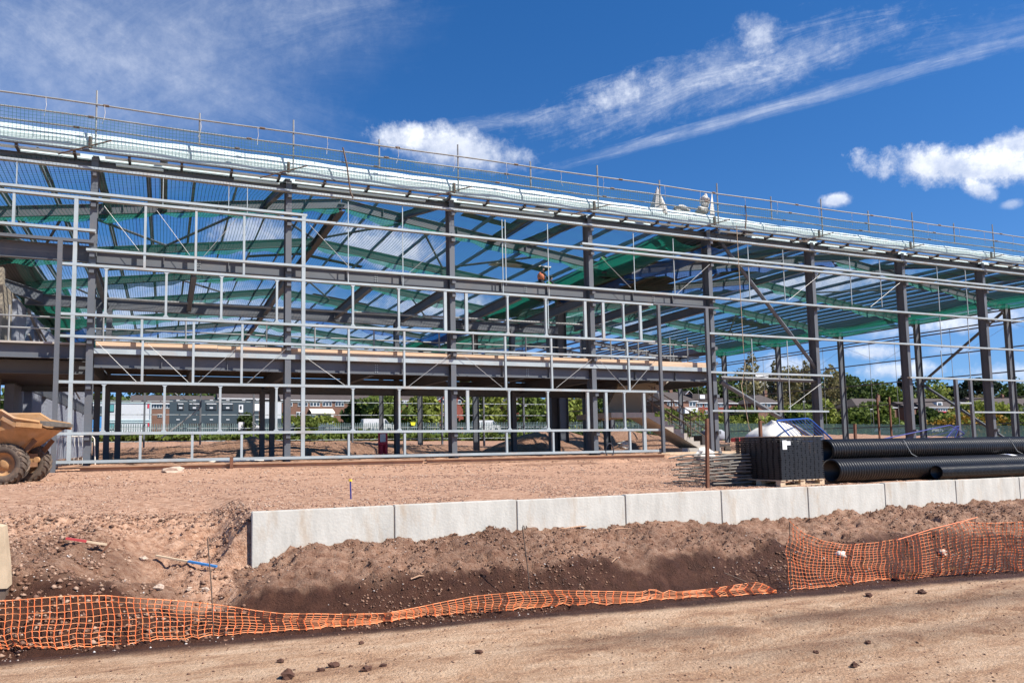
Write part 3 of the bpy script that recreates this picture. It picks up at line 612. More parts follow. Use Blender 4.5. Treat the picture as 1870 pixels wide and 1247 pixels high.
# mezzanine beam, floor, edge trim, toe boards
for i in range(4):
    xa, xb = X0+6*i+.11, X0+6*(i+1)-.11
    for zc, hh in ((2.72, .42), (5.98, .40)):
        q = MB(); q.ibeam((xa, 24.93, zc), (xb, 24.93, zc), hh, .19)
        bmo = P('edge_beam', q, 'steel'); q = MB()
        for k in (1.95, 3.95): q.box(xa+k-.01, xa+k+.01, 24.845, 24.92, zc-hh/2+.021, zc+hh/2-.021)
        q.build('stiffener', 'steel', bmo)
        if i in (1, 2) or zc > 5: 
            q = MB(); 
            for rr_ in range(4):
                for cc in (0, 1): q.tube([(xa+2.98+cc*.07, 24.915, zc-.12+rr_*.08), (xa+2.98+cc*.07, 24.895, zc-.12+rr_*.08)], .016, 6)
            q.build('bolt_group', 'galv', bmo)
for i in range(-2, 0):
    xa, xb = X0+6*i+.11, X0+6*(i+1)-.11
    q = MB(); q.ibeam((xa, 24.93, 2.98), (xb, 24.93, 2.98), .42, .19); P('edge_beam', q, 'steel'); q = MB(); q.ibeam((xa, 26.2, 2.62), (xb, 26.2, 2.62), .42, .19); P('edge_beam', q, 'steel')
    q = MB(); q.ibeam((xa, 24.93, 6.05), (xb, 24.93, 6.05), .50, .2); P('edge_beam', q, 'steel')
q = MB(); q.box(X0+.12, 21.6, 24.70, 24.74, 2.935, 3.10); P('edge_trim', q, 'galv')
q = MB(); q.box(X0+.1, 21.6, 24.745, 31.0, 2.95, 2.99)
P('floor_slab', q, 'conc2')
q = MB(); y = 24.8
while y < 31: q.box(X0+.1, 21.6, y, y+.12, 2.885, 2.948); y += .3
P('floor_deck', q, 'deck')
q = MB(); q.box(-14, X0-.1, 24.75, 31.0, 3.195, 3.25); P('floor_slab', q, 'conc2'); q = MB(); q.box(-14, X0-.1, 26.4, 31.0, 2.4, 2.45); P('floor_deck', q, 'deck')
for k in range(9):
    xx = X0+3*k
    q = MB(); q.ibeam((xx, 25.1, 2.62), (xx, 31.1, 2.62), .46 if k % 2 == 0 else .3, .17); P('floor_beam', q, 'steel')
    q = MB(); q.ibeam((xx, 25.1, 5.78), (xx, 31.1, 5.68), .36, .17); P('roof_beam', q, 'steel')
q = MB(); q.ibeam((-5, 31.14, 2.54), (21.6, 31.14, 2.54), .68, .2); P('rear_floor_beam', q, 'steel')
q = MB(); q.ibeam((-5, 31.14, 5.68), (17.9, 31.14, 5.52), .42, .2); P('rear_beam', q, 'steel')
xx = X0+.15; i = 0
while xx < 21.5:
    ln = random.choice((2.1, 2.9, 3.6, 3.9)); xe = min(xx+ln, 21.6); q = MB(); q.bar((xx, 24.85+random.uniform(0, .02), 3.22+random.uniform(-.01, .015)), (xe-.01, 24.85+random.uniform(0, .02), 3.22+random.uniform(-.01, .015)), .04, .21); P('toe_board', q, 'board'); xx = xe; i += 1
for xx, tp in ((-2.45, 5.5), (-2.1, 5.5), (3.75, 2.3), (4.15, 2.3), (9.6, 5.5), (15.38, 5.5), (-2.1+.4, 2.3)):
    q = MB(); q.ibeam((xx, 31.16, -.55), (xx, 31.16, tp), .28, .2, (0, 1, 0)); P('column', q, 'steel')
q = MB(); q.ibeam((18.15, 32.2, -.55), (18.15, 32.2, 5.9), .45, .42, (1, 0, 0)); P('column', q, 'steel')
q = MB(); q.ibeam((19.45, 31.2, -.55), (19.45, 31.2, 5.6), .30, .26, (1, 0, 0)); P('column', q, 'steel')
q = MB(); q.ibeam((20.6, 31.2, -.55), (20.6, 31.2, 2.3), .30, .2, (1, 0, 0)); P('column', q, 'steel')
# tube handrail inside the upper storey (horizontal braces near the ceiling)
for xa in range(0, 7):
    q = MB(); q.tube([(X0+3*xa+.1, 28.4, 5.35), (X0+3*xa+2.9, 28.4, 5.35)], .05, 6); P('ceiling_tie', q, 'galvd')
# valley columns, side wall columns, back wall columns
for k in (4, 6, 8): q = MB(); q.ibeam((21.85, FY[k], -.6), (21.85, FY[k], 8.6), .46, .2, (1, 0, 0), .02); P('column', q, 'steel')
q = MB(); q.ibeam((21.85, FY[2], -.6), (21.85, FY[2], 8.6), .55, .3, (1, 0, 0), .02); P('column', q, 'steel')
SY = [30.85, 37.1, 43.7, 50.3, 57.2, 64, 70.5, 77, 83.5, 89.6]
for y in SY:
    q = MB(); q.ibeam((51.7, y, -.6), (51.7, y, 8.75), .50, .2, (1, 0, 0), .02); c = P('column', q, 'steel')
    q = MB(); q.add([(51.45, y-.01, 8.7), (50.2, y-.01, 8.78), (51.45, y-.01, 8.05), (51.45, y+.01, 8.7), (50.2, y+.01, 8.78), (51.45, y+.01, 8.05)], [(0, 1, 2), (3, 5, 4), (1, 4, 5, 2)]); q.build('haunch', 'steel', c)
for z in (8.65, 8.45, 7.75, 7.52, 5.93, 4.30, 2.62, .9):
    q = MB(); q.bar((52.15, 24.7, z), (52.15, YB, z), .16, .07); P('side_rail', q, 'steel')
ys_ = [24.7]+SY
for a, b_ in zip(ys_[:-1], ys_[1:]):
    for f in (.33, .66):
        if a > 60: continue
        q = MB(); y = a+(b_-a)*f; q.tube([(52.15, y, .9), (52.15, y, 7.7)], .017, 5); P('sag_rod', q, 'galvd')
    if a < 60:
        for s_ in (1, -1):
            q = MB(); q.tube([(52.1, a if s_ > 0 else b_, 7.5), (52.1, (a+b_)/2, 5.95)], .009, 4); P('tie_rod', q, 'rod')
q = MB(); q.tube([(51.9, 37.1, 4.05), (51.9, 30.9, 8.5)], .10, 8); P('tube_brace', q, 'steel'); q = MB(); q.tube([(51.9, 37.1, 3.95), (51.9, 31.2, -.45)], .10, 8); P('tube_brace', q, 'steel')
for px, m_ in ((1603, 'rust'), (1625, 'rust')): 
    p = at(px, 740, X=52.1); q = MB(); q.box(52.02, 52.14, p.y-.05, p.y+.05, -.4, 3.2); P('opening_post', q, m_)
for n in range(-3, 10):
    x = X0+6*n; q = MB(); q.ibeam((x, YB, -.8), (x, YB, zr(x)), .3, .2, (0, 1, 0)); P('column', q, 'steel')
for z in (5.4, 3.85, 2.27, .8, 6.7, 7.9):
    q = MB(); q.bar((-21, YB+.22, z), (51.8, YB+.22, z), .17, .075); P('rear_rail', q, 'galv')
q = MB(); q.tube([at(308, 711, Y=YB-.3), at(365, 745, Y=YB-.3), at(295, 800, Y=YB-.3)], .09, 6); P('tube_brace', q, 'galvd')
q = MB(); q.ibeam((51.6, 24.8, 8.95), (51.6, YB, 8.95), .34, .2); P('eaves_beam', q, 'steel')
# rafters, one per slope and frame
SEG = [(-21.5, -7.2), (-7.2, 7.1), (7.1, 21.6), (21.6, 36.6), (36.6, 51.6)]
for k in range(1, 11):
    for a, b_ in SEG:
        if a < -10 and k < 2: continue
        q = MB(); q.ibeam((a, FY[k], zr(a)+RD/2), (b_, FY[k], zr(b_)+RD/2), RD, .19)
        rf = P('rafter', q, 'steel'); q = MB(); x = a+1.9
        while x < b_-1: q.box(x-.008, x+.008, FY[k]-.09, FY[k]-.012, zr(x)+.03, zr(x)+RD-.03); x += 3.6
        q.build('stiffener', 'steel', rf)
# front bay: hip rafters rising from each facade column
def zhip(y): return 8.98+.275*(y-24.9)
for x in [X0+6*n for n in range(-1, 9)]:
    zt = zr(x)+RD/2; ym = min(FY[1], 24.9+(zt+.1-9.1)/.275+.3) if zt > 9.1 else 24.9
    q = MB(); q.ibeam((x, 24.95, 9.10), (x, FY[1], max(9.0, zr(x)+RD-.16)), .30, .18); P('hip_rafter', q, 'steel')
# purlins: rows in depth on every slope, rows along the facade on the hipped front bay
def purlin(p0, p1, m='purlin', name='purlin'):
    q = MB(); p0, p1 = Vector(p0), Vector(p1); q.bar(p0, p1, .012, .2); q.bar(p0+Vector((.035, 0, .1)) if abs((p1-p0).y) > abs((p1-p0).x) else p0+Vector((0, .035, .1)), p1+Vector((.035, 0, .1)) if abs((p1-p0).y) > abs((p1-p0).x) else p1+Vector((0, .035, .1)), .07, .012)
    q.bar(p0+Vector((-.035, 0, -.1)) if abs((p1-p0).y) > abs((p1-p0).x) else p0+Vector((0, -.035, -.1)), p1+Vector((-.035, 0, -.1)) if abs((p1-p0).y) > abs((p1-p0).x) else p1+Vector((0, -.035, -.1)), .07, .012)
    return P(name, q, m)
for a, b_ in SEG:
    up = zr(b_) > zr(a); lo_, hi_ = (a, b_) if up else (b_, a); sg = 1 if hi_ > lo_ else -1; L_ = abs(b_-a)
    offs = [.45, 1.0, 1.6]; v = 1.6
    while v+1.62 < L_-.5: v += 1.62; offs.append(v)
    offs.append(L_-.35)
    if a >= 21.6: offs = sorted(offs+[2.4, 4.0, 5.7, 7.3] if a > 30 else offs+[4.0, 7.3])
    for o_ in offs:
        x = lo_+sg*o_; z = zr(x)+RD+.11; ys0 = max(24.9, 24.9+(z-9.28)/.275)
        purlin((x, min(ys0, FY[1]), z), (x, YB, z))
q = MB(); q.ibeam((7.1, FY[1]-.1, 10.50), (7.1, YB, 10.50), .34, .3); P('ridge_beam', q, 'steel'); q = MB(); q.ibeam((36.6, FY[1]-.1, 10.5), (36.6, YB, 10.5), .34, .2); P('ridge_beam', q, 'steel')
for x in (14.4, -.2, 29.2, 44): q = MB(); q.ibeam((x, 25.1, min(zr(x), 9.5)+.25), (x, FY[1], zr(x)+.2), .28, .24); P('tie_beam', q, 'steel')
for j, y in enumerate((25.4, 26.0, 26.7, 27.6, 28.6, 29.7, 30.7)):
    z = 9.10+.275*(y-24.9)+.12; hw = 14.4*(10.92-z)/1.95-.3
    for xc in (7.1, 36.6):
        w1 = min(11.5, 14.4-(z-9.1)*4.2)
        if hw > .5:
            x0_, x1_ = xc-w1+.6*math.sin(j*3), xc+w1+.7*math.cos(j*2); q = MB(); q.bar((x0_, y, z), (x1_, y, z), .012, .16); q.bar((x0_, y-.04, z-.085), (x1_, y-.04, z-.085), .08, .010); P('hip_purlin', q, 'white' if j < 4 else 'galv')  # front rows white, not galvanised: sunlight on the steel is put into the colour
            if j in (0, 1, 2):
                for a_, b_ in ((xc-3.2+j*.5, xc-.9), (xc-.4-j*.2, xc+2.3), (xc+2.9, xc+6.5-j)): q = MB(); q.bar((a_, y+.3, z+.06), (b_, y+.3, z+.06), .14, .05); P('loose_flashing', q, 'white')
# roof cross bracing
for k, (xa, xb, xc_) in enumerate([(3.6, 7.1, 10.7), (10.7, 14.3, 18), (-3.7, -.1, 3.6), (29, 32.8, 36.6), (36.6, 41.5, 46.5), (-7.2, -5.4, -3.7)]):
    for xe in (xa, xc_):
        q = MB(); q.tube([(xb, FY[2]-.1, zr(xb)+.33), (xe, FY[1]+.1, zr(xe)+.33)], .06, 6); P('roof_brace', q, 'steel')
    q = MB(); q.tube([(xb, FY[3], zr(xb)+.33), (xc_, FY[4], zr(xc_)+.33)], .06, 6); P('roof_brace', q, 'steel')
# valley gutters, bays already sheeted, loose sheets laid on the purlins
for xv in (21.6, -7.2):
    q = MB(); y0_ = 25.2 if xv > 0 else 31.3
    q.add([(xv-1.0, y0_, 9.25), (xv+1.0, y0_, 9.25), (xv+.55, y0_, 8.98), (xv-.55, y0_, 8.98), (xv-1.0, YB, 9.25), (xv+1.0, YB, 9.25), (xv+.55, YB, 8.98), (xv-.55, YB, 8.98)], [(0, 3, 7, 4), (3, 2, 6, 7), (2, 1, 5, 6)])
    P('valley_gutter', q, 'steel')
def roofsheet(x0, x1, y0, y1):
    n = int(abs(x1-x0)/.333); q = MB(); vs = []; fs = []
    N_ = 40
    for i in range(N_+1):
        x = x0+(x1-x0)*i/N_; z = zr(x)+RD+.23
        vs += [(x, y0, z+.0), (x, y1, z)]
    fs = [(2*i, 2*i+2, 2*i+3, 2*i+1) for i in range(N_)]; q.add(vs, fs); return P('roof_sheet', q, 'deck')
roofsheet(21.9, 30.5, FY[1]+.2, FY[2]+3.5); roofsheet(22.0, 25.6, 25.6, 29.5); roofsheet(30.5, 34.5, 33.0, 36.5)
for x0, x1, y0, y1 in ((-3.2, 1.6, 43, 43.6), (1.8, 6.4, 47.6, 48.2), (4.2, 10.8, 41.6, 42.2), (-5.4, -1.0, 33.2, 33.8), (9.6, 13.6, 51, 52.2), (23.5, 27.5, 52, 53), (16.6, 19.5, 34.5, 35.3), (44, 48, 47, 48.4), (12.4, 15, 29.6, 30.2), (26, 30, 60, 62)):
    roofsheet(x0, x1, y0, y1)
# white flashing: crumpled strip along the top, pale lining below it, dark angle underneath
def flash(u, v):
    x = -14+65.5*u; w_ = .010*math.sin(x*1.9)+.008*math.sin(x*4.3+1)+.012*math.sin(x*.7)
    zt = 9.78 if x < 12 else 9.78-.12*min(1, (x-12)/14); return (x, 24.42+.07*v+.006*math.sin(x*3+v*4), 9.50+(zt-9.50)*v+w_*v)
sheet('parapet_flashing', flash, 260, 4, 'white', fr)
def flash2(u, v):
    x = -14+65.5*u; return (x, 24.40+.012*math.sin(x*2.6), 9.22-.02*math.sin(x*.8)*0+.285*v)
sheet('parapet_lining', flash2, 200, 2, 'whitelow', fr)
q = MB(); q.bar((-14, 24.42, 9.19), (51.5, 24.42, 9.19), .10, .05); P('parapet_angle', q, 'steel'); 
xx = -13.6; 
while xx < 50:
    q = MB(); q.box(xx-.04, xx+.04, 24.42, 24.9, 9.06, 9.165); P('parapet_bracket', q, 'plate'); xx += 1.55
for z, y, segs in ((9.11, 24.55, [(-14, -2.6), (-1.9, 3.5), (4.0, 9.5), (10, 15.5), (16, 21.2), (22.3, 27.5), (28.2, 33.3), (34, 39.5), (40.2, 45.6)]), (8.98, 24.75, [(-1.6, -.2), (2.0, 3.5), (4.1, 8.8), (10.2, 14.2), (29, 32)])):
    for a, b_ in segs: q = MB(); q.box(a, b_, y, y+.14, z-.022, z+.022); P('eaves_strip', q, 'white')

# ---------------------------------------------------------------- left: concrete core wall and blockwork wall with tall openings
cw = thing('concrete_core_wall', 'tan concrete core wall with dappled shadows at the left edge, behind the upper floor', 'wall', (-8, 28, -.5))
q = MB(); q.box(-12, -5.15, 28.0, 28.3, -.5, 6.15); q.build('wall', 'core', cw)
q = MB(); q.box(-5.45, -5.15, 28.31, 31.5, 2.6, 5.6); q.build('return_wall', 'core', cw)
q = MB(); q.ibeam((-8.2, 25.2, 6.1), (-4.4, 31.0, 5.75), .42, .17); q.build('roof_beam', 'steel', cw)
bw = thing('blockwork_wall', 'grey blockwork wall with tall open bays running back along the left side, striped by shadows', 'wall', (-5.2, 45, -.5))
edges = [(24, 41), (57, 75), (84, 100), (105, 119), (123, 135), (139, 150), (153, 160), (163, 169)]
for a, b_ in edges:
    ya, yb = at(a, 760, X=-5.0).y, at(b_, 760, X=-5.0).y
    q = MB(); q.box(-5.3, -5.0, ya, yb, -.6, 2.35); q.build('pier', 'block', bw)
    q = MB(); q.box(-5.3, -5.0, ya, yb, 3.0, 5.4); q.build('pier', 'block', bw)
q = MB(); q.box(-5.32, -4.98, at(24, 760, X=-5).y, 66, 2.36, 2.99); q.build('floor_band', 'steel', bw)
q = MB(); q.tube([(-4.9, 31.2, 5.3), (-4.9, 42, 3.1)], .06, 6); q.tube([(-4.9, 31.6, 4.4), (-4.9, 38, 3.0)], .05, 6); q.tube([(-4.9, 33.6, 5.0), (-4.9, 50, 3.1)], .05, 6); q.build('raking_prop', 'galvd', bw)

# ---------------------------------------------------------------- guard rails on the upper floor
gr = thing('guard_rail', 'tube guard rail with two rails along the edge of the upper floor', 'guard rail', (9, 25.4, 3.0))
q = MB(); q.tube([(-2.4, 25.35, 3.80), (18.9, 25.35, 3.80)], .024, 6); q.build('rail', 'galvd', gr)
q = MB(); q.tube([(-2.4, 25.35, 3.42), (18.9, 25.35, 3.42)], .024, 6); q.build('rail', 'galvd', gr)
for px in (188, 339, 487, 575, 683, 802, 864, 960, 1060, 1115, 1165):
    p = at(px, 625, Y=25.32); q = MB(); q.tube([(p.x, 25.32, 3.02), (p.x, 25.32, 4.28)], .028, 6); q.build('post', 'galvd', gr)
gr = thing('guard_rail', 'tube guard rail boxed round the right end of the upper floor by the stair', 'guard rail', (20.5, 26, 3.0))
for z in (3.62, 4.12):
    q = MB(); q.tube([(18.9, 27.5, z), (18.9, 25.3, z), (21.5, 25.3, z), (21.5, 30.5, z)], .026, 6); q.build('rail', 'galvd', gr)
for x, y in ((19.4, 25.3), (20.0, 25.32), (20.9, 25.3), (21.5, 27), (21.5, 29), (18.9, 27)):
    q = MB(); q.tube([(x, y, 3.02), (x, y, 4.45)], .028, 6); q.build('post', 'galvd', gr)
gr = thing('guard_rail', 'two-tube guard rail on the floor edge by the tan concrete core at the left', 'guard rail', (-6, 25.3, 3.2))
for z in (3.72, 4.08): q = MB(); q.tube([(-12, 25.25, z+.02), (-2.6, 25.25, z)], .03, 6); q.build('rail', 'galvd', gr)
for x in (-4.9, -4.45, -7.5): q = MB(); q.tube([(x, 25.25, 3.25), (x, 25.25, 4.4)], .028, 6); q.build('post', 'galvd', gr)

# ---------------------------------------------------------------- stair
st = thing('concrete_stair', 'precast concrete dog-leg stair with black handrails at the right end of the ground floor', 'staircase', (21, 27, -.5))
def flight(xa, za, xb, zb, y0, y1, n, name):
    q = MB(); dx = (xb-xa)/n; dz = (zb-za)/n; vs = []
    top = []
    for i in range(n): top += [(xa+dx*i, za+dz*i), (xa+dx*i, za+dz*(i+1))]
    top.append((xb, zb)); bot = [(xb, zb-.22-.0), (xa+dx*.8, za-.02)]
    pr = top+bot; m_ = len(pr); vs = [(x, y0, z) for x, z in pr]+[(x, y1, z) for x, z in pr]
    fs = [tuple(range(m_)), tuple(reversed(range(m_, 2*m_)))]+[(i, m_+i, m_+(i+1) % m_, (i+1) % m_) for i in range(m_)]
    q.add(vs, fs); return q.build(name, 'conc2', st)
flight(22.3, -.36, 19.25, 1.25, 26.0, 27.3, 9, 'lower_flight')
q = MB(); q.box(17.4, 19.24, 26.0, 28.8, 1.03, 1.25); q.build('landing', 'conc2', st)
flight(19.25, 1.25, 21.6, 2.98, 27.5, 28.8, 9, 'upper_flight')
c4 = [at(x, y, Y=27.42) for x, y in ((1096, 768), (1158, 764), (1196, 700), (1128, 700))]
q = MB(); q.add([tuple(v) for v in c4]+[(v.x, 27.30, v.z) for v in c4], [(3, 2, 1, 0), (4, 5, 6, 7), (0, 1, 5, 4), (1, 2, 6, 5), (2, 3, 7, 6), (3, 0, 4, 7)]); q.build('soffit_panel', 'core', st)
q = MB(); q.box(20.9, 23.0, 25.9, 27.5, -.62, -.30); q.build('footing', 'conc2', st)
for y in (25.95, 27.35):
    hr = MB()
    for dz in (.35, .7, 1.05): hr.tube([(22.6, y, -.35+dz), (19.3, y, 1.35+dz)], .022, 6)
    for f in (.05, .35, .65, .95): x = 22.6-3.3*f; hr.tube([(x, y, -.4+1.75*f), (x, y, .72+1.75*f)], .022, 6)
    hr.build('handrail', 'rebar', st)

# ---------------------------------------------------------------- edge protection on the roof
ep = thing('roof_edge_protection', 'tube edge protection with three rails and netting along the whole eaves', 'edge protection', (19, 24.1, 9.2))
for z in (10.55, 10.13, 9.75):
    q = MB(); pts = [(x, 24.1, z+.012*math.sin(x*.9+z)) for x in np.arange(-14, 52, 1.0)]; q.tube(pts, .027, 6)
    rl = q.build('rail', 'galvd', ep)
    for x in np.arange(-12.5+z, 51, 4.7): q = MB(); q.tube([(x, 24.1, z+.01), (x+.16, 24.1, z+.01)], .04, 6); q.build('coupler', 'rebar', rl)
for n in range(-1, 9):
    x = X0+6*n; q = MB(); q.tube([(x+.05, 24.14, 9.25), (x+.05, 24.14, 11.02)], .03, 6); s = q.build('standard', 'galvd', ep)
    q = MB(); q.tube([(x-1.0, 24.5, 9.0), (x+.5, 23.95, 9.42)], .024, 5); q.tube([(x-.1, 24.2, 9.2), (x-.1, 24.2, 9.55)], .06, 6); q.build('raker', 'rebar', s)
    if n < 8: x += 3.05; q = MB(); q.tube([(x, 24.14, 9.72), (x, 24.14, 10.78)], .03, 6); q.build('stub_post', 'galvd', ep)
for x in np.arange(-6.2, 50, 2.27):
    x += random.uniform(-.5, .5); q = MB(); q.tube([(x, 24.07, 10.55), (x+.02, 24.06, 10.3), (x-.01, 24.07, 10.13), (x+random.uniform(-.08, .06), 24.06, 9.95)], .008, 4); q.build('cable_tie', 'sack', ep)
def snet(u, v): x = -14+65.5*u; s_ = .05*math.sin(x*1.9)*math.sin(v*2.5); return (x, 24.03+.04*math.sin(x*1.1+v*3), 9.20+.93*v-.03*math.sin(x*2.1)*(1-v)+s_*.6)
sheet('edge_netting', snet, 300, 8, 'nets', ep)
q = MB(); q.tube([at(x, y, Y=24.0) for x, y in ((626, 270), (633, 300), (637, 330), (640, 352), (645, 362))], .03, 5); q.build('net_rope', 'rebar', ep)
q = MB(); q.tube([at(x, y, Y=24.0) for x, y in ((1361, 375), (1363, 395), (1361, 418))], .03, 5); q.build('net_rope', 'rebar', ep)

# ---------------------------------------------------------------- safety nets under the roof: one per bay and span
def bay(k, a, b_, style, yy=None, sag=.55, col='green'):
    y0, y1 = (FY[k]+.05, FY[k+1]-.05) if yy is None else yy
    n_ = {'g': 'green', 'b': 'blue'}[style]
    side = {-7.2: 'left rising', 7.1: 'middle falling', 21.6: 'right rising', 36.6: 'right falling', -21.5: 'far left'}[a]
    od = ['front', 'second', 'third', 'fourth', 'fifth', 'sixth', 'seventh', 'eighth', 'ninth', 'last'][k]
    th = thing('safety_net', '%s net under the %s roof slope, %s bay back from the facade' % (n_, side, od), 'safety net', ((a+b_)/2, y0, 8.5), 'safety nets under the roof')
    def F(u, v):
        x = a+.15+(b_-a-.3)*u; base = zr(x)-.06
        if k == 0: base = min(base, 9.0+(v*(y1-y0))*.25) if True else base
        return (x, y0+(y1-y0)*v, base-sag*math.sin(math.pi*v)*.35*(1+.2*math.sin(x*1.7+k))-.12*math.sin(math.pi*u)*math.sin(math.pi*v))
    sheet('mesh', F, 36, 12, 'netr', th)
    # the gathered edge hanging below the rafter, deeper and denser by the valley
    def E(u, v):
        x = a+.15+(b_-a-.3)*u; dp = .22+.18*abs(math.sin(x*.55+k*1.3))+.05*math.sin(x*2.3+k)+.04*math.sin(x*5.1)
        return (x, y1+.03+.05*math.sin(x*3.1+k)*(1-v)-.25*(1-v), zr(x)+.04-dp*(1-v))
    sheet('gathered_edge', E, 70, 3, 'netG' if style == 'g' else 'netB', th)
    def E2(u, v):
        x = a+.15+(b_-a-.3)*u
        return (x, y1-.02-.04*v, zr(x)+.01+(RD-.03)*v)
    if k not in (0,): sheet('rafter_wrap', E2, 30, 1, 'netw' if style == 'g' else 'netr', th)
    vx = min((a, b_), key=lambda q_: zr(q_)); s_ = 1 if vx == a else -1
    def V(u, v):
        return (vx+s_*(.1+2.0*v), y0+(y1-y0)*u, zr(vx+s_*2.1*v)-.10-.35*math.sin(math.pi*min(1, v*1.1))*(.6+.4*math.sin(math.pi*u))-.05*math.sin(u*9+v*4))
    if not (vx < 0 and k < 3): sheet('valley_fold', V, 24, 6, 'netG' if style == 'g' else 'netB', th)
for k in range(0, 9):
    for a, b_ in SEG:
        if a < -10 and k < 3: continue
        if a > 30 and k > 4: continue
        st_ = 'b' if ((k, a) in [(0, 21.6), (2, -7.2+0), (4, 7.1), (5, -7.2), (1, 21.6), (6, 21.6), (7, 7.1)]) else 'g'
        if (k, a) == (2, -7.2): st_ = 'g'
        bay(k, a, b_, st_)
for i, (x, y) in enumerate(((-1.6, 26.5), (9.2, 27), (16.0, 28), (30, 27.5), (40, 27))):
    pass
# hanging rope
q = MB(); q.tube([(22.9, 24.2, 9.3), (22.95, 24.2, 4), (23.0, 24.2, 3.2), (22.75, 24.2, 2.3), (23.1, 24.25, .6), (23.6, 24.3, -.5)], .014, 5)
tag(q.build('hanging_rope', 'wood', None, origin=(23, 24.2, -.5)), 'thin tan rope hanging from the eaves at the right end of the upper floor', 'rope')

# ---------------------------------------------------------------- beams laid on the ground along the base of the facade
q = MB(); q.ibeam((-2.3, 24.1, -.585), (8.4, 24.1, -.585), .15, .18); tag(q.build('steel_beam', 'plank', None, origin=(3, 24.1, -.66)), 'muddy long steel beam lying on the ground along the left half of the facade', 'steel beam')
q = MB(); q.ibeam((8.5, 24.12, -.575), (18.6, 24.12, -.575), .14, .18); tag(q.build('steel_beam', 'plank', None, origin=(13, 24.1, -.66)), 'muddy long steel beam lying along the facade base from the third column to the stair', 'steel beam')
q = MB(); q.box(-2.9, 19.0, 24.3, 24.42, -.53, -.49); tag(q.build('timber_plank', 'plank', None, origin=(8, 24.3, -.55)), 'thin muddy plank line behind the ground beams under the lowest rail', 'plank')
q = MB(); q.box(18.8, 23.6, 24.6, 24.8, -.56, -.44); tag(q.build('timber_plank', 'wood', None, origin=(21, 24.6, -.56)), 'pale plank lying in front of the foot of the concrete stair', 'plank')
p = hit(420, 852); q = MB(); q.box(p.x-.05, p.x+.05, 23.9, 24.0, -.75, -.3); tag(q.build('timber_stake', 'rust', None, origin=(p.x, 23.95, -.7)), 'short brown timber stake standing in front of the ground beam on the left', 'stake')

def blob(c, r, seed, n=2, amp=.25, flat=1.0):
    bm = bmesh.new(); bmesh.ops.create_icosphere(bm, subdivisions=n, radius=1); rs = random.Random(seed); ph = [rs.uniform(0, 6.28) for _ in range(6)]
    q = MB(); vs = []
    for v in bm.verts:
        p = v.co; k = 1+amp*(.5*math.sin(3.1*p.x+ph[0])*math.cos(2.7*p.y+ph[1])+.35*math.sin(6.3*p.z+ph[2]+2*p.x)+.3*math.sin(7*p.y+ph[3]))+amp*.4*(rs.random()-.5)
        vs.append((c[0]+p.x*r[0]*k, c[1]+p.y*r[1]*k, c[2]+p.z*r[2]*k*flat))
    q.add(vs, [[v.index for v in f.verts] for f in bm.faces]); bm.free(); return q
# ---------------------------------------------------------------- site dumper
wp = hit(10, 884); wq = hit(72, 879)
DF = Vector((.955, -.297, 0)).normalized(); DL = Vector((-DF.y, DF.x, 0))
wz = wp.z+.0
dO = wp+DL*.52; dO.z = wz
dm = thing('site_dumper', 'muddy orange site dumper with a front skip and chunky tyres, at the left edge', 'dumper', dO)
Mx = Matrix((DF, DL, Vector((0, 0, 1)))).transposed().to_4x4(); Mx = Mx @ Matrix.Scale(.84, 4); Mx.translation = dO
def D(q, name, m, parent=None, smooth=False): q.xf(Mx); return q.build(name, m, parent or dm, smooth)
def wheel(x, y, sg):
    R_, W_ = .54, .42; q = MB(); n = 44
    prof = [(.30, -.17), (.34, -.205), (.44, -.215), (.50, -.18), (.515, -.1), (.52, 0), (.515, .1), (.50, .18), (.44, .215), (.34, .205), (.30, .17)]
    vs = [(x+r*math.cos(2*math.pi*i/n), y+w, .52+r*math.sin(2*math.pi*i/n)) for i in range(n) for r, w in prof]; m_ = len(prof)
    fs = [(i*m_+j, i*m_+j+1, ((i+1) % n)*m_+j+1, ((i+1) % n)*m_+j) for i in range(n) for j in range(m_-1)]; q.add(vs, fs)
    wh = D(q, 'tyre', 'tyre', smooth=True)
    q = MB()
    for i in range(20): # chevron lugs
        for s_ in (-1, 1):
            a0 = 2*math.pi*(i+(.5 if s_ > 0 else 0))/20
            pts = []
            for f, da in ((0.02, 0), (.5, .10), (1.0, .2)):
                for h, hw in ((.505, .062), (.552, .045)):
                    w = s_*(.01+.20*f); h2 = h-.035*f*f
                    for sd in (-1, 1): a = a0+da*1.3+sd*hw/.54*(.8 if f < .9 else 1.0); pts.append((x+h2*math.cos(a), y+w, .52+h2*math.sin(a)))
            b0 = len(q.v); q.v += pts
            for k in (0, 4): q.f += [(b0+k+2, b0+k+3, b0+k+7, b0+k+6), (b0+k, b0+k+2, b0+k+6, b0+k+4), (b0+k+1, b0+k+5, b0+k+7, b0+k+3)]
            q.f += [(b0, b0+1, b0+3, b0+2), (b0+8, b0+10, b0+11, b0+9)]
    D(q, 'tread', 'tyre', None)
    q = MB(); rp = [(.30, .17), (.315, .16), (.30, .13), (.25, .06), (.15, .05), (.13, .11), (.05, .12), (0.001, .12)]
    vs = [(x+r*math.cos(2*math.pi*i/32), y+w*sg, .52+r*math.sin(2*math.pi*i/32)) for i in range(32) for r, w in rp]; m_ = len(rp)
    fs = [(i*m_+j, i*m_+j+1, ((i+1) % 32)*m_+j+1, ((i+1) % 32)*m_+j) for i in range(32) for j in range(m_-1)]; q.add(vs, fs)
    q.add([(x+r*math.cos(2*math.pi*i/32), y-w*sg, .52+r*math.sin(2*math.pi*i/32)) for i in range(32) for r, w in [(.30, .17), (.25, .03), (0.001, .02)]], [(i*3+j, i*3+j+1, ((i+1) % 32)*3+j+1, ((i+1) % 32)*3+j) for i in range(32) for j in range(2)])
    D(q, 'rim', 'dump', None, True)
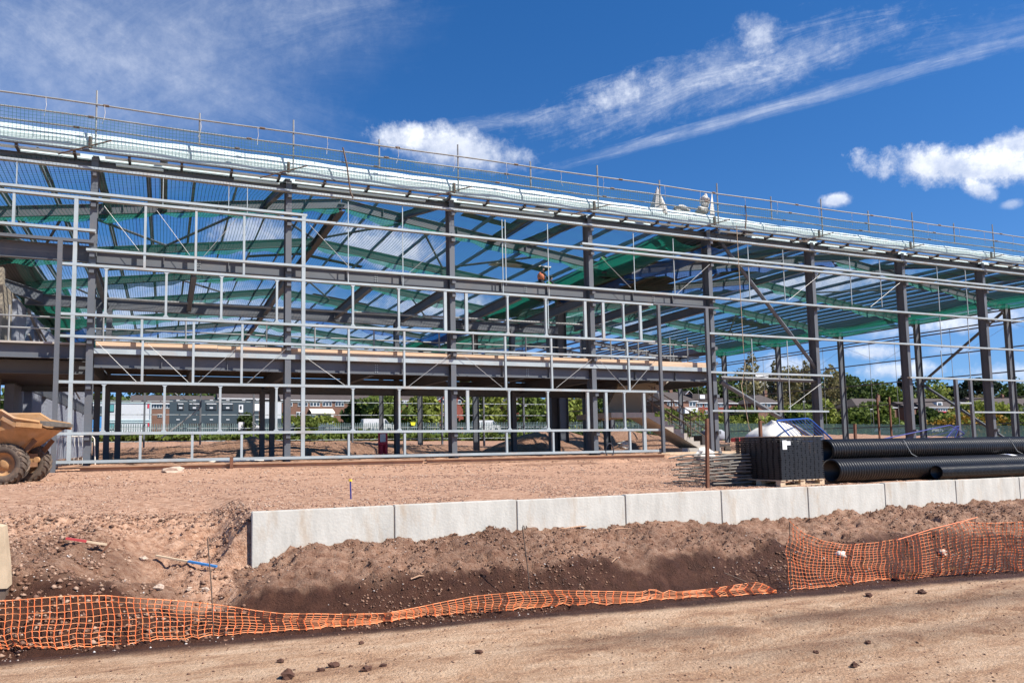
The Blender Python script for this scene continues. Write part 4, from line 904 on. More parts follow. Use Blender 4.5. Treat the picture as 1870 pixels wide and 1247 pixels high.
for x in (0, -2.3):
    for y, sg in ((-.62, -1), (.62, 1)): wheel(x, y, sg)
# skip: faceted tub, wide mouth and tipping lip in front
def sec(x, zt, zm, zb, wt, wm, wb): return [(x, -wb, zb), (x, -wm, zm), (x, -wt, zt), (x, wt, zt), (x, wm, zm), (x, wb, zb)]
secs = [sec(-1.55, 1.84, 1.3, .95, .80, .72, .5), sec(-1.3, 1.90, 1.3, .84, .97, .90, .55), (sec(.05, 1.90, 1.40, .86, 1.0, .95, .55)), sec(.36, 1.70, 1.45, 1.02, 1.0, .96, .5), sec(.93, 1.60, 1.48, 1.42, .86, .80, .45)]
q = MB(); vs = [v for s_ in secs for v in s_]; fs = []
for i in range(4):
    for j in (0, 1, 3, 4): fs.append((i*6+j, i*6+j+1, i*6+6+j+1, i*6+6+j))
    fs.append((i*6+5, i*6, i*6+6, i*6+11))
fs.append((0, 1, 2, 3, 4, 5)); q.add(vs, fs)
# inner skin
vi = [(x*.97, y*.93, z+(.05 if z < 1.5 else 0)) for x, y, z in vs]; q.add(vi, [tuple(reversed(f)) for f in fs])
sk = D(q, 'skip', 'dump')
q = MB()
for s_ in (-1, 1):
    q.tube([(-1.3, s_*.98, 1.9), (.05, s_*1.01, 1.9), (.36, s_*1.01, 1.70), (.93, s_*.88, 1.60)], .045, 5)
    q.bar((.05, s_*1.0, 1.72), (.40, s_*1.0, 1.52), .04, .10); q.bar((.40, s_*1.0, 1.55), (.98, s_*.86, 1.50), .05, .12)
    q.bar((-1.3, s_*.985, 1.44), (.0, s_*1.0, 1.46), .03, .04)
D(q, 'skip_rim', 'dump', sk)
q = MB(); q.add([(.6, -.92, 1.665), (1.05, -.80, 1.60), (1.05, .80, 1.60), (.6, .92, 1.665), (.6, -.92, 1.60), (1.07, -.80, 1.50), (1.07, .80, 1.50), (.6, .92, 1.60)], [(0, 1, 2, 3), (4, 7, 6, 5), (0, 4, 5, 1), (1, 5, 6, 2), (2, 6, 7, 3)]); D(q, 'tipping_lip', 'lip', sk)
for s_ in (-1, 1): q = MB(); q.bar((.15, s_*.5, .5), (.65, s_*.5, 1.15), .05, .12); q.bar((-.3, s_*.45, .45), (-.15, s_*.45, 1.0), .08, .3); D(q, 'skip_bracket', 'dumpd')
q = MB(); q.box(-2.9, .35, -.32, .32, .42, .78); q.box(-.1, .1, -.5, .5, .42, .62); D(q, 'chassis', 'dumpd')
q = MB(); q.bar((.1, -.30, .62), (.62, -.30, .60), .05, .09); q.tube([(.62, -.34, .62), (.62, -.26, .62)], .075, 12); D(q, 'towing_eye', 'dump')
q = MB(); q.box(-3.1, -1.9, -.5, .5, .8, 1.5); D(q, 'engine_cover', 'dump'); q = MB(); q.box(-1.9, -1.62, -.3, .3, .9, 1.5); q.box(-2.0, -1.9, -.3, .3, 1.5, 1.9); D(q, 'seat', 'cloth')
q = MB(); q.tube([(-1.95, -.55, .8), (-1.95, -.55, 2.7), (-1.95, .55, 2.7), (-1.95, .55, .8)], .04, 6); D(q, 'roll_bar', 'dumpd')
q = MB(); q.add([(-.95, -.978, 1.49), (.02, -.998, 1.49), (.02, -.998, 1.62), (-.95, -.982, 1.62)], [(0, 1, 2, 3)]); q.xf(Matrix.Translation((0, -.018, 0))); D(q, 'name_plate', 'plate', sk)
tcu = bpy.data.curves.new('lettering', 'FONT'); tcu.body = 'Thwaites'; tcu.size = .155; tcu.align_x = 'RIGHT'; tcu.extrude = .003
to = bpy.data.objects.new('tmp', tcu); COL.objects.link(to); bpy.context.view_layer.update()
tm = bpy.data.meshes.new_from_object(to.evaluated_get(bpy.context.evaluated_depsgraph_get())); bpy.data.objects.remove(to)
q = MB(); q.add([(v.co.x*1.1-.0, -1.022-v.co.z, 1.503+v.co.y) for v in tm.vertices], [tuple(p.vertices) for p in tm.polygons]); D(q, 'lettering', 'text', sk)

# ---------------------------------------------------------------- pallet of black crates, pipes, bags, barriers
PO = Vector((9.98, 9.78, -.80)); an = R(4)
def crx(q): return q.xf(Matrix.Translation(PO) @ Matrix.Rotation(an, 4, 'Z'))
PO.z = -.81
# local: x 0..1.1 along the wall, y 0..1.0 in depth
pl = thing('timber_pallet', 'timber pallet carrying the stack of black plastic crates behind the wall', 'pallet', PO)
for y in (.02, .45, .88):
    q = MB(); q.box(0, 1.12, y, y+.1, 0, .02); 
    crx(q); q.build('runner', 'wood', pl)
    for x in (.0, .5, 1.0): q = MB(); q.box(x, x+.12, y, y+.1, .021, .09); crx(q); q.build('block', 'wood', pl)
for x in np.arange(0, 1.1, .16): q = MB(); q.box(x, x+.11, 0, 1.0, .091, .11); crx(q); q.build('deck_board', 'wood', pl)
c0 = None; NL = 19; lh = .0395
for i in range(NL):
    z = .112+i*lh; q = MB()
    # a crate layer: rim slats with slots, lugs and an open grid inside
    sh = random.uniform(-.012, .012)
    for (x0, x1, y0, y1) in ((.01, 1.10, -.004, .03), (.01, 1.10, .97, .99), (.01, .03, .03, .97), (1.08, 1.10, .03, .97)):
        q.box(x0, x1, y0, y1, z, z+.017)
    for k in range(10):
        x = .03+k*.106+sh; q.box(x, x+.083+.018*((k*7+i) % 3 == 0), .004, .03, z+.0171, z+lh-.002); q.box(x, x+.05, .965, .99, z+.0171, z+lh-.002)
    for k in range(8):
        y = .05+k*.125; q.box(.006, .03, y+sh*.8, y+.085+sh, z+.0171, z+lh-.002); q.box(1.08, 1.104, y, y+.06, z+.0171, z+lh-.002)
    for k in range(1, 7): q.box(.03+k*.15, .036+k*.15, .03, .97, z, z+lh-.004)
    for k in range(1, 5): q.box(.03, 1.08, .03+k*.19, .036+k*.19, z+.001, z+lh-.006)
    crx(q); tag(q.build('plastic_crate', 'black', None, origin=PO+Vector((0, 0, z))), 'flat black plastic crate in the strapped stack on the timber pallet', 'crate', 'black crates stacked on the pallet')
ztop = .112+NL*lh
q = MB(); q.box(.0, 1.11, 0.0, 1.0, ztop+.001, ztop+.014); crx(q); tag(q.build('cover_board', 'wood', None, origin=PO+Vector((0, 0, ztop))), 'thin pale board lying on top of the stack of black crates', 'board')
for k in range(7): q = MB(); q.box(.05+k*.16, .11+k*.16, -.004, .05, ztop-.02, ztop-.001) if False else None
q = MB()
for x in (.36, .86): q.add([(x, -.006, .1), (x+.014, -.006, .1), (x+.014, -.006, ztop+.02), (x, -.006, ztop+.02), (x, 1.0, ztop+.02), (x+.014, 1.0, ztop+.02)], [(0, 1, 2, 3), (3, 2, 5, 4)])
crx(q); tag(q.build('packing_strap', 'pipe', None, origin=PO), 'thin black packing straps round the crate stack', 'strap')
for (x0, x1, z0, z1, nm, lb) in ((.06, .165, ztop-.22, ztop-.06, 'delivery_note', 'tall white paper note stuck near the top of the black crates'), (.166, .26, ztop-.145, ztop-.075, 'delivery_note', 'small tilted white label beside the tall note on the black crates')):
    q = MB(); q.box(x0, x1, -.012, -.009, z0, z1); crx(q); tag(q.build(nm, 'paper', None, origin=PO+Vector((x0, 0, z0))), lb, 'label')
def corrugated(x0, x1, y, z, r, name, lb, grp='black corrugated drainage pipes', pitch=.066, tilt=0.0):
    q = MB(); n = 28; k = int((x1-x0)/pitch); rings = []
    for i in range(k):
        xa = x0+i*pitch; rings += [(xa, r*.88), (xa+pitch*.16, r), (xa+pitch*.55, r), (xa+pitch*.72, r*.88)]
    vs = [(xx, y+rr*math.cos(2*math.pi*j/n)+tilt*(xx-x0), z+rr*math.sin(2*math.pi*j/n)) for xx, rr in rings for j in range(n)]
    fs = [(i*n+j, i*n+(j+1) % n, (i+1)*n+(j+1) % n, (i+1)*n+j) for i in range(len(rings)-1) for j in range(n)]
    b0 = len(vs); vs += [(xx, y+r*.86*math.cos(2*math.pi*j/n)+tilt*(xx-x0), z+r*.86*math.sin(2*math.pi*j/n)) for xx in (x0, x1-.02) for j in range(n)]
    fs += [(b0+j, b0+n+j, b0+n+(j+1) % n, b0+(j+1) % n) for j in range(n)]+[(j, b0+j, b0+(j+1) % n, (j+1) % n) for j in range(n)]
    q.add(vs, fs); return tag(q.build(name, 'pipe', None, True, origin=(x0, y, z-r)), lb, 'pipe', grp)
gz = -.81
corrugated(11.55, 19.5, 10.12, gz+.225, .22, 'corrugated_pipe', 'large black corrugated pipe lying lowest, right behind the concrete wall')
corrugated(12.2, 20.2, 10.62, gz+.225, .22, 'corrugated_pipe', 'large black corrugated pipe on the ground, hidden behind the lowest one')
corrugated(11.75, 19.8, 10.42, gz+.595, .22, 'corrugated_pipe', 'large black corrugated pipe lying on top of the pipe pile')
corrugated(13.9, 20.0, 9.77, gz+.145, .135, 'corrugated_pipe', 'small black corrugated pipe in front of the large ones at the right', pitch=.04)
corrugated(11.6, 18.5, 11.35, gz+.14, .135, 'corrugated_pipe', 'small black corrugated pipe on the ground just right of the crate stack', pitch=.04)
corrugated(11.7, 18.5, 11.35, gz+.41, .135, 'corrugated_pipe', 'small black corrugated pipe resting on another beside the crate stack', pitch=.04)
for x in (13.75, 17.0):
    q = MB(); q.tube([(x-.06, 10.25, gz+.78), (x-.03, 10.19, gz+.63), (x+.01, 10.15, gz+.50), (x+.05, 10.07, gz+.445)], .007, 5)
    tag(q.build('pipe_strap', 'galvd', None, origin=(x, 10.2, gz+.4)), 'grey strap tying the upper pipe down, %s' % ('left one of two' if x < 15 else 'right one of two'), 'strap')
q = MB(); vs = []; 
for i, xx in enumerate((16.35, 16.53)):
    for a in (1.1, 1.35, 1.6, 1.85, 2.1): vs.append((xx+.12*(2.1-a), 10.12-.226*math.cos(a)*-1, gz+.225+.226*math.sin(a)))
vs = [(16.45+.16*i+.14*(k-2)*-.5, 10.12-.2262*math.cos(1.0+k*.22), gz+.225+.2262*math.sin(1.0+k*.22)) for i in (0, 1) for k in range(5)]
q.add(vs, [(k, k+1, 5+k+1, 5+k) for k in range(4)]); st_ = q.build('pipe_sticker', 'paper', None, origin=(16.4, 9.95, gz+.4)); tag(st_, 'white sticker with blue print on the large lower pipe near the right edge', 'sticker')
q = MB(); q.add([(v[0]*1.0+(.05 if i < 5 else -.05), v[1]-.002, v[2]+.001) for i, v in enumerate(vs) if i % 5 in (1, 2, 3)], [(0, 1, 4, 3)]); q.build('print', 'ink', st_)
# bulk bag
bO = Vector((11.55, 11.5, gz))
q = MB(); nU, nV = 36, 14; vs = []
for j in range(nV+1):
    f = j/nV; z = 1.22*f; 
    for i in range(nU):
        a = 2*math.pi*i/nU; sq = 1/max(abs(math.cos(a))**.8+abs(math.sin(a))**.8, .01)**.7 if False else 1/(abs(math.cos(a))**3.2+abs(math.sin(a))**3.2)**(1/3.2)
        rr = (.49+.06*math.sin(math.pi*f))*sq*(1 if f < .72 else math.cos((f-.72)/.28*math.pi*.5)**.55)*(1+.02*math.sin(a*9+f*5))
        zz = z-.10*max(0, math.cos(a-2.9))*f
        vs.append((bO.x+rr*math.cos(a)*.98, bO.y+rr*math.sin(a)*.8, bO.z+zz))
q.add(vs, [(j*nU+i, j*nU+(i+1) % nU, (j+1)*nU+(i+1) % nU, (j+1)*nU+i) for j in range(nV) for i in range(nU)]+[tuple(nV*nU+i for i in range(nU))])
bag = q.build('bulk_bag', 'bag', None, True, origin=bO); tag(bag, 'bulging cream-white bulk bag standing behind the black crate stack', 'bulk bag')
# rusty posts
for (px, y0, y1, Yd, lb) in ((1291, 764, 862, 10.3, 'rusty steel post standing at the left end of the stacked grey barriers'), (1388, 768, 800, 10.9, 'rusty steel post in front of the white bulk bag'), (1561, 774, 806, 12.5, 'rusty steel post standing behind the left end of the pipes')):
    a, b_ = at(px, y1, Y=Yd), at(px, y0, Y=Yd); q = MB(); q.bar((a.x, a.y, gz), (b_.x, b_.y, b_.z), .05, .05, (0, 1, 0)); tag(q.build('steel_post', 'rust', None, origin=(a.x, a.y, gz)), lb, 'post')
# blue barrier leaning over the crates, with its bars
def barrier(pts, nb, m, r, lb, grp=None, loc=None, low=None):
    """tube frame through four world points (bl, tl, tr, br) with nb bars"""
    bl, tl, tr_, br = [Vector(p) for p in pts]; q = MB(); path = []
    def arc(a, b, c): return [b+(a-b).normalized()*.09, b+(a-b).normalized()*.03+(c-b).normalized()*.03, b+(c-b).normalized()*.09]
    path = [bl]+arc(bl, tl, tr_)+arc(tl, tr_, br)+[br]; q.tube(path, r, 7); q.tube([bl, br], r, 7)
    th = thing('crowd_barrier', lb, 'barrier', bl, grp); q.build('frame', m, th)
    for i in range(1, nb+1):
        f = i/(nb+1); q = MB(); q.tube([tl.lerp(tr_, f), bl.lerp(br, f)], r*.36, 5); q.build('bar', m, th)
    return th
Yb = 10.55
tl, tr_, br, bl = at(1416, 768, Y=Yb), at(1478, 764, Y=Yb+.7), at(1530, 812, Y=Yb+.55), at(1448, 802, Y=Yb-.05)
barrier((bl, tl, tr_, br), 9, 'blue', .017, 'blue crowd barrier tipped over the bulk bag and the crate stack')
Y2 = 21.5
barrier((at(1590, 806, Y=Y2), at(1735, 776, Y=Y2), at(1762, 792, Y=Y2+.3), at(1715, 812, Y=Y2+.6)), 3, 'blued', .024, 'dark blue tube barrier lying collapsed behind the pipes, the wider one')
barrier((at(1718, 812, Y=Y2+1), at(1745, 779, Y=Y2+1.2), at(1752, 778, Y=Y2+1.6), at(1738, 812, Y=Y2+1.6)), 2, 'blued', .024, 'narrow dark blue tube barrier propped upright behind the pipes')
# stacked grey barriers seen edge-on
rs = random.Random(5)
sa, sb = at(1296, 862, Y=10.4), at(1386, 850, Y=10.5)
barr_labels = ['topmost grey steel barrier, bowed, on the stack left of the black crates', 'second grey steel barrier from the top of the stack left of the crates', 'third grey steel barrier from the top of the stack left of the crates', 'fourth grey steel barrier from the top of the stack left of the crates', 'fifth grey steel barrier from the top of the stack left of the crates',
               'sixth grey steel barrier from the top of the stack left of the crates', 'seventh grey steel barrier from the top of the stack left of the crates', 'eighth grey steel barrier from the top of the stack left of the crates', 'lowest grey steel barrier on the stack left of the black crates']
for i in range(9):
    z = gz+.06+(8-i)*.055; th = thing('crowd_barrier', barr_labels[i], 'barrier', (8.6, 10.6, z), 'grey barriers stacked flat')
    for y in (10.45, 10.62, 11.4):
        q = MB(); off = rs.uniform(-.12, .12); pts = [(9.02+off+f*1.95, y+rs.uniform(-.03, .03), z+.03*math.sin(math.pi*f)*(3-i*.4)*.7+rs.uniform(-.012, .012)+(.03*(.5-f) if i % 2 else 0)) for f in (0, .2, .4, .6, .8, 1.0)]
        q.tube(pts, .016, 6); q.build('rail', 'oldtube', th)
    for f in range(0, 11, 2):
        x = 9.1+.18*f; q = MB(); q.tube([(x, 10.44, z), (x+rs.uniform(-.03, .03), 11.4, z+.01)], .008, 4); q.build('bar', 'oldtube', th)
# dark machine with round grey tank behind the barriers
m0 = at(1302, 790, Y=27.5); th = thing('mobile_mixer', 'small dark machine with a round grey drum behind the columns right of the stair', 'machine', (m0.x, 27.5, -.55))
q = MB(); q.box(m0.x-.9, m0.x-.2, 27.2, 27.9, -.4, .25); q.box(m0.x-.2, m0.x+.8, 27.3, 27.8, -.3, -.15); q.build('frame', 'plate', th)
q = MB(); q.tube([(m0.x, 27.5, .0), (m0.x, 27.5, .1), (m0.x, 27.5, .42), (m0.x, 27.5, .52)], [.38, .52, .52, .4], 20); q.build('drum', 'block', th, True)
for s_ in (-1, 1): q = MB(); q.tube([(m0.x+s_*.5, 27.1, -.4), (m0.x+s_*.5, 27.2, -.4)], .18, 14); q.build('wheel', 'tyre', th)
p = at(1362, 803, Y=14); q = MB(); q.bar((p.x-.35, 14, p.z), (p.x+.3, 14, p.z+.05), .25, .09); tag(q.build('plastic_tray', 'redp', None, origin=p), 'dull red plastic tray lying just left of the crate stack', 'tray')
# crumpled sack at the stair foot and small debris
p = hit(1287, 838); q = blob((p.x, p.y, p.z+.12), (.5, .25, .22), 4, 3, .5); tag(q.build('plastic_sack', 'bag', None, origin=p), 'crumpled white plastic sack on the earth near the stair foot', 'sack')
p = hit(1003, 815) if False else at(1140, 812, Y=30); q = blob((p.x, 30, p.z), (.35, .3, .16), 8, 2, .5); tag(q.build('plastic_sack', 'bag', None, origin=p), 'white plastic scrap lying on the earth mound under the upper floor', 'sack')
p = at(440, 844, Y=25.5); q = blob((p.x, 25.5, -.45), (1.0, .3, .09), 9, 2, .5); tag(q.build('plastic_sheet', 'bag', None, origin=(p.x, 25.5, -.5)), 'white plastic sheet lying behind the lowest rail on the left', 'plastic sheet')
p = hit(380, 858) if False else hit(315, 862); q = blob((p.x, p.y, p.z+.04), (.28, .15, .12), 15, 2, .4); tag(q.build('rock', 'stonew', None, origin=p), 'pale rock lying just in front of the ground beam on the left', 'rock')
# fire point
p = at(700, 828, Y=30.5); th = thing('fire_extinguisher_stand', 'red fire extinguisher stand with two extinguishers beside a grey column', 'fire point', (p.x, 30.5, -.55))
q = MB(); q.box(p.x-.22, p.x+.2, 30.5, 30.54, -.35, .62); q.build('back_board', 'redsign', th); q = MB(); q.box(p.x-.15, p.x+.1, 30.47, 30.49, .15, .5); q.build('notice', 'paper', th)
for s_ in (-.12, .1): q = MB(); q.tube([(p.x+s_, 30.42, -.4), (p.x+s_, 30.42, .0), (p.x+s_, 30.42, .06)], [.075, .075, .03], 10); q.build('extinguisher', 'redsign', th)
# surveying stake
p = hit(641, 911); th = thing('survey_stake', 'blue survey stake with a yellow cap standing on the apron behind the wall', 'stake', p)
q = MB(); q.tube([p-Vector((0, 0, .05)), (p.x-.01, p.y, p.z+.27)], .0115, 8); q.build('shaft', 'blued', th); q = MB(); q.tube([(p.x-.01, p.y, p.z+.27), (p.x-.01, p.y, p.z+.30)], .028, 8); q.build('cap', 'yellow', th)
# cable loop by the third column, small white barrier by the first column
p = at(1112, 822, Y=24.3); q = MB(); q.tube([(p.x+.22*math.cos(a)*.8, 24.25+.02*math.sin(a*2), -.3+.26*math.sin(a)) for a in np.linspace(-1.8, 4.2, 24)]+[(p.x-.35, 24.2, -.62)], .022, 6); tag(q.build('cable_loop', 'cloth', None, origin=(p.x, 24.3, -.6)), 'black cable looped round the lowest rail right of the third column', 'cable')
p = at(139, 835, Y=26); barrier(((p.x-.55, 26, -.5), (p.x-.5, 26, .42), (p.x+.5, 26, .42), (p.x+.55, 26, -.5)), 8, 'bag', .02, 'small white crowd barrier standing beside the first column on the left')

# ---------------------------------------------------------------- roof: sacks, sheeted bundle, workers
a = [at(x, y, Y=24.9) for x, y in ((1186, 378), (1196, 343), (1216, 380), (1202, 380))]
q = MB(); b0 = [tuple(v) for v in a]; q.add([(a[0].x, 24.6, 9.5), (a[0].x+.05, 24.95, 9.9), (a[1].x, 24.75, a[1].z), (a[2].x, 24.6, 9.5), (a[3].x, 24.35, 9.5), (a[1].x+.1, 24.9, a[1].z-.1)], [(0, 4, 2), (4, 3, 2), (0, 2, 1), (3, 5, 2), (1, 2, 5)])
tag(q.build('draped_sheet', 'sack', None, origin=(a[0].x, 24.7, 9.5)), 'grey sheet hung from the top rail in a tent shape on the roof edge', 'sheet')
for (px, py, rx, rz_, lb) in ((1244, 383, .42, .16, 'flat pale sack lying on the parapet between the tent-shaped sheet and the upright sacks'), (1288, 368, .22, .28, 'upright crumpled white sack on the parapet against a tall standard'), (1283, 385, .34, .16, 'lumpy grey sack at the foot of the upright sack on the parapet')):
    p = at(px, py, Y=24.9); q = blob(p, (rx, .2, rz_), int(px), 3, .35); tag(q.build('rubble_sack', 'sack', None, origin=p-Vector((0, 0, rz_))), lb, 'sack')
p = at(1294, 355, Y=24.7); q = MB(); q.add([(p.x-.1, 24.6, 9.6), (p.x+.22, 24.6, 9.6), (p.x+.12, 24.62, p.z+.1), (p.x+.2, 24.8, 9.7)], [(0, 1, 2), (1, 3, 2), (0, 2, 3)]); tag(q.build('draped_sheet', 'bag', None, origin=(p.x, 24.7, 9.6)), 'narrow white sheet tied to a tall standard above the sacks', 'sheet')
p = at(955, 497, Y=35.2); q = MB(); q.box(p.x-1.9, p.x+1.6, 34.9, 35.6, zr(p.x)+RD+.25, zr(p.x)+RD+.32); tag(q.build('insulation_pack', 'bag', None, origin=p), 'long pale pack of sheets lying on the roof beside the kneeling worker', 'sheet pack')
def person(px, py, Yd, h, lb, vest, helm, lean=0.0):
    """kneeling or crouching figure; (px,py) is the head"""
    hd = at(px, py, Y=Yd); s = h/1.7
    j = {'pel': (0, 0, .42), 'ch': (.10+lean, 0, .82), 'nk': (.13+lean, 0, .98), 'hd': (.16+lean, 0, 1.10), 'hdt': (.17+lean, 0, 1.19), 'kl': (.38, .13, .36), 'kr': (.30, -.13, .12), 'fl': (.34, .14, .0), 'fr': (-.12, -.13, .04), 'sl': (.12+lean, .19, .90), 'sr': (.12+lean, -.19, .90), 'el': (.30+lean, .22, .68), 'er': (.30+lean, -.22, .66), 'hl': (.50+lean, .14, .55), 'hr': (.52+lean, -.12, .50)}
    base = Vector((hd.x-(.16+lean)*s, hd.y, hd.z-1.12*s)); ks = list(j); vs = [tuple(base+Vector(j[k])*s) for k in ks]
    ed = [('pel', 'ch'), ('ch', 'nk'), ('nk', 'hd'), ('hd', 'hdt'), ('pel', 'kl'), ('kl', 'fl'), ('pel', 'kr'), ('kr', 'fr'), ('ch', 'sl'), ('ch', 'sr'), ('sl', 'el'), ('el', 'hl'), ('sr', 'er'), ('er', 'hr')]
    rad = dict(pel=.15, ch=.15, nk=.06, hd=.095, hdt=.07, kl=.075, kr=.075, fl=.05, fr=.05, sl=.07, sr=.07, el=.05, er=.05, hl=.035, hr=.035)
    th = thing('person', lb, 'worker', base)
    me = bpy.data.meshes.new('body'); me.from_pydata([tuple(Vector(v)-base) for v in vs], [(ks.index(a), ks.index(b)) for a, b in ed], []); me.materials.append(M['cloth'])
    o = bpy.data.objects.new('body', me); COL.objects.link(o); o.parent = th; md = o.modifiers.new('skin', 'SKIN'); sv = me.skin_vertices[0].data
    for i, k in enumerate(ks): sv[i].radius = (rad[k]*s, rad[k]*s*(.9 if k != 'ch' else .75)); sv[i].use_root = (k == 'pel')
    o.modifiers.new('sub', 'SUBSURF').levels = 1
    q = blob(base+Vector((.09+lean*.6, 0, .70))*s, (.19*s, .23*s, .26*s), 3, 2, .05); q.build('vest', vest, th, True)
    q = blob(base+Vector((.20+lean, 0, 1.10))*s, (.085*s, .075*s, .10*s), 3, 2, .03); q.build('face', 'skin', th, True)
    q = blob(base+Vector((.165+lean, 0, 1.20))*s, (.14*s, .12*s, .085*s), 3, 2, .02); q.build('helmet', helm, th, True)
person(990, 491, 33.5, 1.75, 'person in an orange vest and dark helmet kneeling on the roof', 'hiviso', 'helmet')
person(1005, 508, 33.2, 1.6, 'person in dark green clothes bending beside the one in orange', 'hivisg', 'helmet', .1)
person(1103, 463, 30.5, 1.6, 'person in green with a pale helmet just showing above the net', 'hivisg', 'helmw')

# ---------------------------------------------------------------- orange mesh fences, pins
def meshfence(top, bot, Yof, nx_, ny_, lb, lean=.18, seed=1, r=.0025):
    rs = random.Random(seed); tx = [p[0] for p in top]; ty = [p[1] for p in top]; bx = [p[0] for p in bot]; by = [p[1] for p in bot]
    x0, x1 = tx[0], tx[-1]; G = []
    for i in range(nx_+1):
        px = x0+(x1-x0)*i/nx_; g0 = hit(px, float(np.interp(px, bx, by))); yt = float(np.interp(px, tx, ty))
        Yt = g0.y+Yof(i/nx_); p1 = at(px+(rs.random()-.5)*2, yt, Y=Yt); row = []
        cr = .5+.5*math.sin(i*.13+seed)
        for j in range(ny_+1):
            f = j/ny_; p = Vector(g0).lerp(p1, f**(1+.3*cr)); bul = math.sin(math.pi*f)
            p = p+Vector((.010*math.sin(i*.31+j*.5)+.007*math.sin(j*1.1+i*.11), -.06*bul*math.sin(i*.09+seed)+.010*math.sin(i*.4+j*.8), .006*math.sin(i*.33+j*1.1)))
            if j == 0: p.z += .015
            gz_ = H(p.x, p.y)
            if p.z < gz_+.01: p.z = gz_+.01
            row.append(p)
        G.append(row)
    th = thing('mesh_fence', lb, 'mesh fence', G[nx_//2][0])
    for j in range(ny_+1):
        q = MB(); q.tube([G[i][j] for i in range(nx_+1)], r*(1.9 if j in (0, ny_) else 1.0), 4); q.build('strand', 'orange2', th)
    q = MB()
    for i in range(0, nx_+1): 
        q.tube([G[i][j] for j in range(ny_+1)], r*1.35, 4)
        for j in range(ny_+1): p = G[i][j]; q.add([p+Vector((-.010, -.004, 0)), p+Vector((0, -.006, -.012)), p+Vector((.010, -.004, 0)), p+Vector((0, -.006, .012))], [(0, 1, 2, 3)])
    tag(q.build('cross_strands', 'orange', th), kind='stuff')
meshfence([(-40, 1098), (0, 1096), (100, 1090), (200, 1087), (290, 1093), (400, 1106), (520, 1119), (620, 1123), (700, 1119), (780, 1105), (860, 1090), (940, 1081), (1010, 1077), (1100, 1080), (1200, 1083), (1300, 1074), (1385, 1063), (1418, 1078)],
          [(-40, 1192), (0, 1190), (100, 1186), (200, 1182), (290, 1174), (400, 1163), (520, 1155), (620, 1147), (700, 1138), (780, 1128), (860, 1120), (940, 1115), (1010, 1110), (1100, 1106), (1200, 1098), (1300, 1092), (1385, 1086), (1418, 1084)],
          lambda f: .12+.10*math.sin(f*9), 112, 9, 'sagging orange plastic mesh fence trailing along the near edge of the ditch', seed=1)
meshfence([(1443, 952), (1470, 975), (1500, 987), (1545, 994), (1600, 991), (1660, 980), (1720, 966), (1765, 953), (1800, 954), (1900, 953)],
          [(1443, 1079), (1470, 1079), (1500, 1074), (1545, 1068), (1600, 1062), (1660, 1058), (1720, 1053), (1765, 1049), (1800, 1047), (1900, 1042)],
          lambda f: .05+.22*math.sin(f*5+.5), 66, 17, 'orange plastic mesh fence strung between two pins above the ditch at the right', seed=4, r=.0021)
q = MB(); q.tube([at(x, y, Y=6.45) for x, y in ((1640, 985), (1700, 966), (1760, 951), (1785, 944))], .006, 5); tag(q.build('cord', 'orange', None, origin=at(1700, 966, Y=6.45)), 'pale orange cord tied to the pin top at the right', 'cord')
def pin(pb, pt, lb, hook=True):
    b0 = hit(*pb); t0 = at(pt[0], pt[1], Y=b0.y); q = MB(); pts = [b0-Vector((0, 0, .1)), b0.lerp(t0, .5)+Vector((.006, 0, 0)), t0]
    if hook: pts += [t0+Vector((.008, 0, .018)), t0+Vector((.02, 0, .012)), t0+Vector((.024, 0, -.02)), t0+Vector((.036, 0, -.032)), t0+Vector((.05, 0, -.018)), t0+Vector((.052, 0, .012))]
    q.tube(pts, .0065, 6); tag(q.build('fencing_pin', 'rebar', None, origin=b0), lb, 'fencing pin', 'hooked steel fencing pins')
pin((391, 1163), (379, 984), 'hooked steel pin standing left of the free end of the concrete wall'); pin((972, 1115), (954, 962), 'hooked steel pin standing before the third wall panel')
pin((1443, 1079), (1442, 952), 'steel pin holding the left end of the right-hand mesh fence', False); pin((1768, 1050), (1782, 938), 'leaning steel pin in the middle of the right-hand mesh fence', False)
pin((1400, 1078), (1322, 1045), 'thin steel rod lying tilted over the right end of the sagging mesh', False)

# ---------------------------------------------------------------- timber scraps, rocks, clods, puddle
def plank(a, b_, wd, th_, m, lb, Ya=None, name='timber_board', lift=.03):
    pa, pb = hit(*a), hit(*b_); pa.z += lift; pb.z += lift; q = MB(); q.bar(pa, pb, wd, th_); return tag(q.build(name, m, None, origin=pa), lb, 'board'), pa, pb
o, pa, pb = plank((285, 1025), (395, 1044), .034, .02, 'wood', 'timber batten with a blue-painted end lying by the free end of the wall', name='painted_batten', lift=.06)
q = MB(); pm = pa.lerp(pb, .54); q.bar(pm+Vector((0, -.002, .002)), pb+Vector((.003, -.002, .002)), .038, .024); q.build('painted_end', 'bluep', o)
o, pa, pb = plank((120, 1000), (195, 1010), .034, .02, 'wood', 'timber batten painted red at one end on the heap at the left', name='painted_batten', lift=.10)
q = MB(); pm = pa.lerp(pb, .5); q.bar(pa+Vector((0, -.002, .002)), pm+Vector((0, -.002, .002)), .038, .024); q.build('painted_end', 'redp', o)
p = hit(190, 1012); q = MB(); q.bar((p.x-.03, p.y, p.z), (p.x+.07, p.y, p.z+.13), .05, .02); tag(q.build('timber_offcut', 'rust', None, origin=p), 'short brown offcut sticking up beside the red-painted batten', 'offcut')
